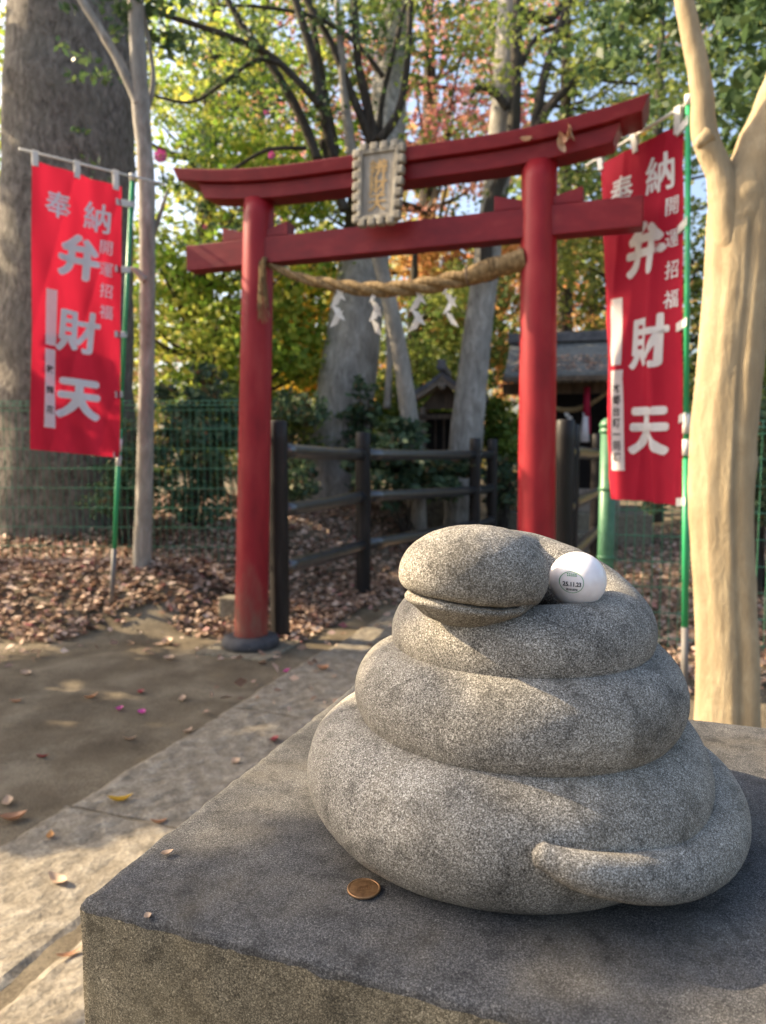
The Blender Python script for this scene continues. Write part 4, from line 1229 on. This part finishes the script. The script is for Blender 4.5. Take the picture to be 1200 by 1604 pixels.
t6 = tree('camellia_tree', 'dark many-stemmed camellia rising behind the gate plaque', (gx0.x, 10.2, float(gh(gx0.x, 10.2))),
          ([(556, 760), (562, 600), (566, 450), (553, 350), (570, 270), (590, 215)], [10.2, 10.2, 10.0, 9.4, 8.9, 8.7], [9, 10, 11, 13, 14, 13]),
          [([(588, 225), (572, 150), (560, 90), (555, 0), (552, -80)], 8.6, [9, 7, 6, 5, 4]),
           ([(586, 230), (548, 140), (520, 70), (480, 0), (450, -60)], 8.6, [8, 6, 5.5, 5, 3]),
           ([(594, 220), (622, 180), (636, 120), (642, 40), (645, -60)], 8.5, [8, 6, 5, 4.5, 3]),
           ([(594, 212), (600, 150), (622, 60), (640, -20)], 8.7, [5, 4, 4, 3]),
           ([(524, 250), (505, 170), (490, 90), (462, 0), (440, -60)], 8.4, [8, 7.5, 7, 6, 4]),
           ([(530, 255), (512, 160), (494, 60), (480, -20)], 8.9, [6, 5.5, 5, 4]),
           ([(498, 250), (470, 180), (430, 110), (380, 40), (352, -10)], 8.3, [8, 7, 6.5, 5.5, 4]),
           ([(500, 165), (470, 130), (420, 85), (370, 62), (310, 40), (232, 16)], 8.1, [6, 6, 5.5, 5, 4.5, 3]),
           ([(440, 100), (400, 95), (350, 130), (300, 160), (240, 150)], 8.0, [4, 3.5, 3, 2.5, 2]),
           ([(480, 232), (420, 235), (370, 262), (350, 275)], 8.2, [3.5, 3, 2.5, 2]),
           ([(600, 120), (560, 70), (500, 30), (420, 12), (340, 8)], 8.5, [4, 3.5, 3, 2.5, 2]),
           ([(540, 330), (520, 280), (505, 220)], 8.6, [8, 8, 7])], 'bark_dark')
b0 = at(1137, 1150, 2.9)
# near right tree: flattened, grooved trunk built with its own cross-section
t8 = thing('near_tree', 'sunlit tan trunk forking in two, right of the stone snake', 'tree', (b0.x, 2.9, 0))
def grooved(p, rd, seg=96):
    mb_ = MB(); n = len(p); vs = []
    for i, (q, r_) in enumerate(zip(p, rd)):
        for k in range(seg):
            a = 2 * math.pi * k / seg                       # 0 = +x (right), -90deg = towards camera
            dx, dy = math.cos(a), math.sin(a)
            rad = r_ * (1 + .04 * math.cos(2 * a))
            h = q.z
            g_ = -R(80) + .07 * math.sin(h * 2.3) + .03 * math.sin(h * 7)
            rad *= 1 - .19 * math.exp(-((a - g_ + 2 * math.pi + math.pi) % (2 * math.pi) - math.pi) ** 2 / .020) * (.6 + .4 * math.sin(h * 3 + 1) ** 2)
            rad *= 1 + .07 * noise.noise(Vector((dx * 2.2, dy * 2.2, h * 1.4))) + .026 * noise.noise(Vector((dx * 3.5, dy * 3.5, h * 8))) + .010 * noise.noise(Vector((dx * 9, dy * 9, h * 22)))
            rad *= 1 + .09 * math.exp(-((a + R(20) + math.pi) % (2 * math.pi) - math.pi) ** 2 / .10) * math.exp(-((h - 1.15) / .05) ** 2)
            ca, sa = math.cos(a + R(130)), math.sin(a + R(130))
            flatn = 1.04 / math.sqrt((ca / .62) ** 2 + sa ** 2)
            vs.append(Vector((q.x + dx * rad * flatn, q.y + dy * rad * flatn * .95, q.z)))
    fs = [(i * seg + k, i * seg + (k + 1) % seg, (i + 1) * seg + (k + 1) % seg, (i + 1) * seg + k) for i in range(n - 1) for k in range(seg)]
    fs.append(tuple((n - 1) * seg + k for k in range(seg)))
    mb_.add(local(vs, Vector(t8.location)), fs)
    return mb_
P_, Rm = limb([(1139, 1260), (1139, 1150), (1139, 1050), (1136, 950), (1131, 850), (1130, 750), (1136, 650), (1146, 540), (1154, 450), (1158, 380), (1160, 330), (1160, 300), (1160, 282)], 2.9,
              [56, 49, 48, 46, 45, 46, 47, 47, 46, 46, 45, 41, 32], 14)
grooved(P_, Rm).obj('trunk', M['bark_tan'], t8, smooth=True)
for l_ in (([(1150, 440), (1143, 380), (1134, 310), (1127, 270), (1112, 235), (1103, 205), (1100, 150), (1090, 90), (1080, 40), (1071, 0), (1060, -60), (1040, -200)], 2.9, [10, 22, 23, 19, 19, 19, 16, 15, 14, 13, 12, 8], 8),
           ([(1154, 460), (1160, 390), (1168, 320), (1186, 258), (1205, 205), (1225, 150), (1250, 60), (1270, -100)], 2.92, [14, 34, 43, 40, 37, 34, 30, 22], 10)):
    p, rd = limb(*l_)
    mb_ = MB(); mb_.tube(local(p, Vector(t8.location)), rd, 32, jit=.07, jscale=14); mb_.obj('limb', M['bark_tan'], t8, smooth=True)
for l_ in (([(1108, 214), (1098, 222), (1090, 226)], 2.88, [17, 12, 5], 4),):
    p, rd = limb(*l_)
    mb_ = MB(); mb_.tube(local(p, Vector(t8.location)), rd, 20, jit=.12, jscale=20); mb_.obj('branch_stub', M['bark_tan'], t8, smooth=True)

# --- crowns of those trees
crown(t8, sprays([ell(1120, 60, 3.8, 130, 120, .5), ell(1210, 120, 3.4, 60, 160, .5), ell(1010, 30, 4.2, 120, 70, .6, .7)], 90, .10, 3), 2600, .065, 'lf_dark')
crown(t6, sprays([ell(470, 60, 8.2, 230, 110, .8), ell(330, 120, 8, 110, 120, .7), ell(600, 60, 8.5, 130, 90, .7, .6), ell(330, 330, 8, 70, 120, .5, .45), ell(150, 270, 6.0, 60, 90, .3, .06)], 190, .13, 5), 2900, .062, 'lf_dark')
crown(t5, sprays([ell(900, 60, 7.5, 190, 120, 1), ell(960, 190, 7.5, 120, 110, 1, .6), ell(720, 60, 8, 110, 120, 1, .6), ell(700, 260, 8.5, 120, 80, .8, .5)], 170, .15, 6), 2800, .07, 'lf_green')
crown(t2, sprays([ell(160, 60, 5.6, 120, 60, .5), ell(250, 30, 5.6, 60, 40, .4)], 24, .10, 7), 420, .07, 'lf_dark')
crown(t3, sprays([ell(590, -40, 10.5, 260, 170, 1.5)], 90, .3, 8), 5000, .10, 'lf_green')
# camellia flowers
def flower(root, px, py, Y, s_=.035):
    O = Vector(root.location); c = at(px, py, Y)
    mb_ = MB()
    for k in range(7):
        a = k * 2 * math.pi / 7
        for q in range(1):
            dx, dz = math.cos(a), math.sin(a)
            p0 = Vector((0, 0, 0)); p1 = Vector((dx * s_ - dz * s_ * .45, -.012, dz * s_ + dx * s_ * .45)); p2 = Vector((dx * s_ * 1.3, -.022, dz * s_ * 1.3)); p3 = Vector((dx * s_ + dz * s_ * .45, -.012, dz * s_ - dx * s_ * .45))
            mb_.add([c - O + p for p in (p0, p1, p2, p3)], [(0, 1, 2, 3)])
    fl = mb_.obj('flower', M['petal'], root)
    mb_ = MB(); mb_.tube([c - O + Vector((0, -.004, 0)), c - O + Vector((0, -.026, 0))], .010, 8); mb_.obj('stamens', M['leaf_yellow'], fl)
for px, py, Y, s_ in ((252, 245, 7.7, .055), (426, 244, 8.1, .032), (418, 176, 8.1, .028), (640 - 318, 356, 8.0, .022)):
    flower(t6, px, py, Y, s_)

# --- background trees
def bgtree(name, label, px, Y, trunk_top_py, hw, region, ncl, rcl, n, size, leaf, bark='bark_dark', seed=1, flat=.4, group='trees behind the shrine grounds'):
    b = at(px, 705, Y); g_ = float(gh(b.x, Y))
    r_ = thing(name, label, 'tree', (b.x, Y, g_), group)
    O = Vector(r_.location)
    top = at(px + 10, trunk_top_py, Y)
    rg = random.Random(seed)
    P_, Rm = interp([Vector((b.x, Y, g_ - .2)), Vector((b.x + rg.uniform(-.1, .1), Y, g_ + (top.z - g_) * .35)), Vector((b.x + rg.uniform(-.2, .2), Y, g_ + (top.z - g_) * .7)), top], 6, [hw * 1.2, hw, hw * .7, hw * .25])
    mb_ = MB(); mb_.tube(local(P_, O), Rm, 12, jit=.08, jscale=3)
    mb_.obj('trunk', M[bark], r_, smooth=True)
    sp = sprays(region, ncl, rcl, seed, flat)
    mb_ = MB()
    for (c, rad, w_) in sp[:max(10, ncl // 5)]:
        c = Vector(c); j = min(range(len(P_)), key=lambda i: (P_[i] - c).length + 1.2 * max(0, P_[i].z - c.z + .3))
        m_ = P_[j].lerp(c, .5) + Vector((0, 0, -.12 * (c - P_[j]).length))
        mb_.tube(local(interp([P_[j], m_, c], 4), O), [max(.006, Rm[j] * .35 * (1 - i / 9)) for i in range(9)], 6)
    mb_.obj('limbs', M[bark], r_, smooth=True, kind='stuff')
    crown(r_, sp, n, size, leaf)
    return r_
bgtree('maple_tree', 'big yellow-green maple filling the gap right of the slender trunk', 330, 10.5, -60, .16, [ell(330, 230, 10, 190, 240, 1.6), ell(430, 330, 9.6, 130, 220, 1.2), ell(300, 500, 9.8, 130, 130, 1.2, .9), ell(420, 540, 9.6, 100, 90, 1, .8)], 380, .36, 17000, .10, 'lf_maple', seed=21, flat=.28)
bgtree('maple_tree', 'yellow-green maple showing left of the very thick trunk', -40, 10.5, -60, .14, [ell(-20, 250, 10, 120, 330, 1.4), ell(10, 500, 9.5, 90, 140, 1, .5)], 140, .36, 5200, .10, 'lf_maple', seed=22, flat=.28)
bgtree('golden_maple', 'golden-orange maple between the left pillar and the leaning trunk', 470, 11.5, 380, .10, [ell(478, 545, 11, 46, 75, .8), ell(450, 460, 11, 60, 60, .9, .6), ell(500, 420, 11, 60, 50, .8, .4)], 90, .26, 5200, .10, 'lf_yellow', seed=23, flat=.28)
bgtree('red_maple', 'tall rosy red maple behind the middle of the gate top', 660, 14.5, -80, .2, [ell(480, 190, 12.5, 170, 140, 2), ell(710, 170, 12.5, 120, 150, 2), ell(640, 30, 13.5, 240, 90, 2, .6), ell(1030, 70, 13.8, 70, 45, .8, .16)], 200, .34, 7600, .10, 'lf_red', seed=24, flat=.25)
bgtree('orange_maple', 'orange and pink maple seen through the gate left of the right pillar', 700, 14, 330, .14, [ell(680, 440, 13.5, 120, 90, 1.4), ell(780, 480, 14, 60, 110, 1.2, .6), ell(620, 620, 14, 60, 80, 1, .35), ell(800, 580, 14, 50, 60, 1, .5)], 170, .36, 8500, .12, 'lf_orange', seed=25, flat=.25)
bgtree('orange_maple', 'thin orange maple behind the shrine hall roof', 930, 16, 300, .12, [ell(920, 470, 15.5, 90, 80, 1.4), ell(880, 400, 15.5, 60, 70, 1.2, .5)], 60, .34, 2600, .12, 'lf_orange', seed=26, flat=.25)
bgtree('broadleaf_tree', 'green tree behind the small gabled shrine', 640, 12.5, 380, .14, [ell(660, 560, 12, 110, 110, 1.2), ell(730, 520, 12, 90, 110, 1.2), ell(560, 590, 12.4, 60, 90, 1, .5)], 190, .30, 7000, .10, 'lf_green', seed=27)
bgtree('broadleaf_tree', 'sparse tree whose leaves speckle the sky behind the right banner', 1030, 12, -20, .12, [ell(1080, 330, 11.5, 180, 250, 1.6), ell(930, 360, 12, 110, 160, 1.4, .7), ell(1120, 560, 11.5, 120, 120, 1.2, .4)], 360, .30, 10500, .10, 'lf_green', seed=28)
bgtree('broadleaf_tree', 'tall tree whose leaves speckle the sky above the right end of the top beam', 880, 15, -120, .16, [ell(900, 90, 14.5, 220, 150, 2), ell(1080, 60, 14.5, 160, 160, 2)], 240, .36, 8500, .12, 'lf_green', seed=29)
bgtree('broadleaf_tree', 'leafy tree rising high behind the camellia stems', 420, 13, -120, .16, [ell(420, 40, 12.5, 260, 120, 2), ell(250, 30, 12, 150, 120, 1.5, .5)], 170, .36, 5200, .10, 'lf_maple', seed=30)
bgtree('broadleaf_tree', 'tree behind the sunlit trunk at the right edge', 1290, 11, 0, .14, [ell(1230, 400, 10.5, 110, 330, 1.2), ell(1160, 640, 10, 110, 110, 1, .5)], 190, .32, 7500, .10, 'lf_green', seed=31)

# --- shrubs
def shrub(label, regs, ncl, rcl, n, size, leaf, seed, base, name='shrub'):
    b = at(*base); g_ = float(gh(b.x, b.y))
    r_ = thing(name, label, 'shrub', (b.x, b.y, g_), 'evergreen shrubs')
    sp = sprays(regs, ncl, rcl, seed, .55)
    O = Vector(r_.location); mb_ = MB()
    for (c, rad, w_) in sp[:16]:
        c = Vector(c); s0 = Vector((b.x + random.uniform(-.1, .1), b.y + random.uniform(-.1, .1), g_ - .05))
        mb_.tube(local(interp([s0, s0.lerp(c, .5) + Vector((0, 0, .1)), c], 4), O), [.014 * (1 - i / 10) for i in range(9)], 6)
    mb_.obj('stems', M['bark_dark'], r_, smooth=True)
    crown(r_, sp, n, size, leaf, 'foliage', aspect=.48)
    return r_
shrub('dark evergreen shrub behind the mesh fence, left of the left pillar', [ell(300, 720, 6.6, 90, 150, .45), ell(340, 660, 6.8, 60, 60, .4, .4)], 100, .12, 3400, .075, 'lf_shrub', 41, (300, 800, 6.6))
shrub('dark evergreen shrub rooted at the foot of the very thick trunk', [ell(200, 740, 6.0, 60, 90, .2)], 34, .10, 1000, .07, 'lf_shrub', 42, (205, 800, 6.0))
shrub('tall dark shrub under the yellow-green maple', [ell(400, 680, 8.8, 120, 75, .7), ell(300, 650, 8.8, 100, 60, .6, .6)], 90, .18, 3000, .09, 'lf_green', 43, (380, 760, 8.8))
shrub('low dark shrub between left pillar and leaning trunk', [ell(465, 690, 8.2, 40, 90, .5), ell(440, 760, 7.6, 40, 50, .3, .4)], 50, .14, 2200, .08, 'lf_shrub', 44, (460, 780, 8.0))
shrub('big-leaved shrub in front of the small gabled shrine', [ell(690, 742, 8.2, 60, 36, .35), ell(600, 740, 8.0, 60, 60, .4), ell(610, 700, 8.3, 50, 40, .4, .6)], 75, .14, 2900, .12, 'lf_shrub', 45, (650, 800, 8.2))
shrub('bright green shrub between small shrine and right pillar', [ell(795, 690, 9.5, 36, 50, .5), ell(780, 650, 9.8, 40, 30, .4, .5)], 50, .16, 2600, .09, 'lf_bright', 46, (795, 760, 9.5))
shrub('low shrub under the small gabled shrine beside the path', [ell(790, 750, 9.0, 30, 40, .3)], 24, .13, 1000, .08, 'lf_shrub', 47, (790, 780, 9.0))
shrub('pale green shrub behind the thin trunk', [ell(615, 650, 10.5, 45, 60, .5), ell(660, 640, 11, 40, 50, .4, .6)], 50, .2, 2400, .1, 'lf_bright', 48, (620, 720, 10.5))
shrub('ivy-like young shrub climbing the foot of the leaning trunk', [ell(565, 650, 8.7, 28, 60, .15)], 30, .09, 520, .09, 'lf_shrub', 49, (565, 760, 8.7))
shrub('dark shrub behind the mesh fence at the right edge', [ell(1190, 720, 5.6, 50, 120, .5), ell(1060, 760, 6.2, 80, 60, .4, .4)], 80, .12, 3000, .075, 'lf_shrub', 50, (1190, 820, 5.6))
shrub('young bright shrub in front of the dark shrub by the left pillar', [ell(452, 650, 9.4, 26, 40, .3)], 22, .14, 900, .09, 'lf_bright', 51, (452, 740, 9.4))

# --- far wood: one mass that closes the horizon
def far_sampler(n):
    X = rng.uniform(-34, 34, n); Y = rng.uniform(19, 30, n)
    top = 7.5 + 2.2 * np.sin(X * .35) + 1.4 * np.sin(X * .9 + 2) + 1.0 * np.sin(X * 2.1)
    return np.stack([X, Y, top * rng.random(n) ** .8], 1)
V_, F_ = leaf_quads(42000, far_sampler, .34, svar=.5)
fw = leaf_obj('far_woodland', V_, F_, m_leaf('far_wood_leaf', [(0, (.12, .18, .05)), (.5, (.22, .28, .08)), (.8, (.38, .40, .10)), (1, (.55, .42, .12))], .5, clump=[(0, (.26, .28, .08)), (.5, (.52, .38, .12)), (1, (.60, .34, .18))], cscale=.25))
fw['kind'] = 'stuff'

# --- shade trees added out of view on the left; crowns shaped for dappled shade
E2 = math.atan2(SUN.z, -SUN.x)
cE, sE = math.cos(E2), math.sin(E2)
def shade(label, base, blobs, n, seed, trunk_r=.16, size=.085):
    r_ = thing('unseen_shade_tree', label, 'tree', base, 'unseen shade trees added at the left')
    O = Vector(base); pts_ = []; wts = []
    rg = np.random.default_rng(seed)
    cl = []
    for (Yc, wc, ry, rw, L0, L1, dens) in blobs:
        k_ = max(2, int(dens * ry * rw / .018))
        for _ in range(k_):
            a = rg.random() * 6.283; q = math.sqrt(rg.random())
            Y_ = Yc + ry * q * math.cos(a); w_ = wc + rw * q * math.sin(a); L_ = rg.uniform(L0, L1)
            s_ = rg.uniform(.5, 1.0) * min(.20, max(.05, min(ry, rw) * .45))
            cl.append((np.array((SUN.x * L_ + sE * w_, Y_ + SUN.y * L_, SUN.z * L_ + cE * w_)), (s_, s_, s_ * .7), s_ ** 2))
    V_, F_ = leaf_quads(n, clump_sampler(cl, .3), size)
    top = max(c[0][2] for c in cl)
    mean = np.mean([c[0] for c in cl], axis=0)
    P_, Rm = interp([Vector((0, 0, -.2)), Vector((.05, .05, top * .35)), Vector((mean[0] - base[0], mean[1] - base[1], top * .8)) * .8 + Vector((0, 0, .1))], 8, [trunk_r, trunk_r * .8, trunk_r * .3])
    mb_ = MB(); mb_.tube(P_, Rm, 14, jit=.08, jscale=3); mb_.obj('trunk', M['bark_grey'], r_, smooth=True)
    leaf_obj('crown', V_ - np.array(base), F_, M['lf_dark'], r_)
    return r_
# blobs: (distance Y, height across the sun's rays, half-sizes, distance range towards the sun, density)
shade('unseen tree added left of the camera to shade the stone block', (-5.2, .9, 0),
      [(.55, .14, .78, .41, 4.6, 5.6, 4.0), (1.03, -.45, .50, .32, 4.5, 5.2, 2.4), (.98, .62, .2, .08, 4.4, 5, 2.0), (.18, .74, .22, .20, 3.6, 4.4, 8), (.42, .81, .075, .10, 3.3, 3.9, 34), (.3, 1.25, .5, .18, 4.8, 5.6, 1.2), (1.5, 1.5, .5, .5, 5, 6, .7)], 11000, 61)
shade('unseen tree added left of the frame to shade the open earth', (-5.6, 3.6, 0),
      [(3.1, -.72, 1.2, .60, 4.8, 5.8, 5.0), (3.05, -.20, 1.05, .22, 4.9, 5.8, 2.6), (4.1, -.15, .45, .3, 5.4, 6.0, 2.0), (1.95, .05, .5, .2, 5, 5.8, 1.6), (4.15, 2.72, .7, .50, 6.4, 7.6, 1.7), (4.2, .25, .5, .32, 5.6, 6.5, 1.8), (3.6, 2.9, .5, .4, 6.5, 7.6, 1.0)], 24000, 62)
shade('unseen tree added left of the frame to shade the thick trunk and the banner', (-7.6, 6.4, 0),
      [(6.0, 1.0, 1.1, 1.7, 7.6, 9.5, 2.0), (4.8, .9, .4, 1.1, 7, 8.2, 1.1), (6.0, -.6, .9, .5, 6.8, 8, 1.2)], 12000, 63)

# ---------------------------------------------------------------- fallen leaves
def litter_sampler(n):
    out = []
    while sum(len(o) for o in out) < n:
        m_ = n * 2
        X = rng.uniform(-6, 5, m_); Y = rng.uniform(3.2, 11, m_)
        a = X * CY - (Y - 4.09) * SY
        edge = 4.56 + .18 * np.sin(X * 3.1) + .12 * np.sin(X * 7.3 + 1)
        dens = np.where(a < -.62, sm((Y - edge) / .15), 0)
        dens = np.where((a < -.62) & (Y < edge) & (Y > edge - .5), .05, dens)
        dens = np.where(a > 1.05, np.maximum(dens, .55 * sm((Y - 3.3) / .5)), dens)
        dens = np.where((a > -.62) & (a < 1.05), .02 + .45 * sm((Y - 5.2) / 1.0) * sm((-a - .38) / .15), dens)
        dens = dens * np.interp(Y, [3, 5.6, 7, 11], [1, 1, .5, .25])
        ok = rng.random(m_) < dens
        Xo, Yo = X[ok], Y[ok]
        out.append(np.stack([Xo, Yo, gh(Xo, Yo) + .012 + .035 * rng.random(len(Xo)) ** 2], 1))
    return np.concatenate(out)[:n]
V_, F_ = leaf_quads(60000, litter_sampler, .050, flat=.66, aspect=.6, droop=0, svar=.65)
lt = leaf_obj('leaf_litter', V_, F_, M['litter']); lt['kind'] = 'stuff'

# single leaves and petals lying on the earth, the path and the block
bpy.context.view_layer.update()
DG = bpy.context.evaluated_depsgraph_get()
def lone(name, label, px, py, z, L_, W_, ang, mat_, cat='fallen leaf', curl=.5, grp='single leaves lying on earth and path', seed=0):
    o = curl_leaf(name, L_, W_, curl, seed, M[mat_])
    u = (802 - py) / FPX
    dz = -math.sin(TILT) + u * math.cos(TILT); dy = math.cos(TILT) + u * math.sin(TILT)
    k_ = (z - CAM_H) / dz
    x, y = (px - 600) / FPX * k_, dy * k_
    ok, hit, *_ = S.ray_cast(DG, Vector((x, y, z + .12)), Vector((0, 0, -1)))
    zz_ = hit.z if ok else z
    o.location = (x, y, zz_ + W_ * .03 + .001); o.rotation_euler = (random.uniform(-.12, .12), random.uniform(-.15, .15), R(ang))
    tag(o, label, cat, grp)
lone('fallen_leaf', 'yellow leaf on the paving stone beside the block edge', 188, 1251, .024, .085, .036, -70, 'leaf_yellow', seed=1)
lone('fallen_leaf', 'small orange-brown leaf on paving right of the yellow leaf', 248, 1280, .022, .055, .022, -75, 'leaf_brown', seed=2)
lone('fallen_leaf', 'small orange leaf standing on the sunlit paving stone', 78, 1306, .024, .045, .022, 20, 'leaf_orange', seed=3)
lone('fallen_leaf', 'long tan leaf on the sunlit paving stone', 90, 1376, .024, .075, .028, 60, 'leaf_tan', seed=4)
lone('fallen_leaf', 'rust leaf lying in the paving joint at the bottom left', 110, 1496, .018, .065, .018, -55, 'leaf_brown', seed=5)
lone('fallen_leaf', 'pale pinkish leaf on the path beside the block', 369, 1191, .022, .050, .032, 35, 'leaf_tan', seed=6)
lone('fallen_leaf', 'red-brown leaf on the path beside the block edge', 430, 1158, .022, .055, .040, 10, 'leaf_maroon', seed=7)
lone('fallen_leaf', 'big pale curled leaf on the earth before the litter edge', 262, 1004, .02, .11, .07, 30, 'leaf_tan', seed=8)
lone('fallen_leaf', 'tan leaf on the earth close to the left pillar footing', 264, 1027, .02, .07, .05, 80, 'leaf_tan', seed=9)
lone('fallen_leaf', 'brown leaf on the earth, middle of the open patch', 143, 1090, .02, .07, .03, -50, 'leaf_brown', seed=10)
lone('fallen_leaf', 'small pale leaf alone in the middle of the earth', 203, 1152, .02, .055, .022, -60, 'leaf_tan', seed=11)
lone('fallen_leaf', 'pale leaf standing at the edge of the paving', 294, 1141, .02, .06, .03, -20, 'leaf_tan', seed=12)
lone('fallen_leaf', 'orange-brown leaf at the left edge of the earth', 26, 1096, .02, .065, .024, -85, 'leaf_brown', seed=13)
lone('fallen_leaf', 'tan leaf on the earth right of the brown leaf', 286, 1090, .02, .06, .035, 15, 'leaf_tan', seed=14)
lone('fallen_leaf', 'dark maroon leaf near the middle of the earth', 220, 1080, .02, .05, .035, 40, 'leaf_maroon', seed=15)
lone('fallen_leaf', 'tan curled leaf left of the open earth', 40, 1053, .02, .07, .04, 70, 'leaf_tan', seed=16)
lone('fallen_leaf', 'small pink-brown leaf on the lower earth', 66, 1179, .02, .05, .025, -80, 'leaf_maroon', seed=17)
lone('fallen_leaf', 'orange leaf on the path under the gate', 505, 1048, .022, .08, .05, 60, 'leaf_brown', seed=18)
lone('fallen_leaf', 'dry brown curled leaf at the left edge beside the sunlit paving', 22, 1276, .02, .085, .05, -70, 'leaf_brown', seed=19, curl=.6)
lone('fallen_leaf', 'pale tan leaf above the brown curled leaf at the left edge', 12, 1250, .02, .06, .035, 30, 'leaf_tan', seed=20, curl=.5)
lone('petal', 'magenta petal on the path nearest the left pillar', 449, 1047, .022, .045, .04, 10, 'petal', 'petal', grp='fallen camellia petals', seed=21)
lone('petal', 'magenta petal in the middle of the open earth', 187, 1106, .02, .04, .036, 0, 'petal', 'petal', grp='fallen camellia petals', seed=22)
lone('petal', 'paler magenta petal right of the brighter one on the earth', 221, 1110, .02, .04, .034, 70, 'petal', 'petal', grp='fallen camellia petals', seed=23)
lone('leaf_scrap', 'pale leaf scrap on the left part of the stone block', 262, 1339, BASE + .0005, .0095, .006, -60, 'leaf_tan', 'leaf scrap', grp='scraps on the stone block', seed=24)
lone('leaf_scrap', 'tiny white scrap at the left front edge of the stone block', 231, 1434, BASE + .0005, .006, .004, 40, 'leaf_tan', 'leaf scrap', grp='scraps on the stone block', seed=25)
print('triangles', sum(len(o.data.polygons) * 2 for o in bpy.data.objects if o.type == 'MESH'), 'objects', len(bpy.data.objects))
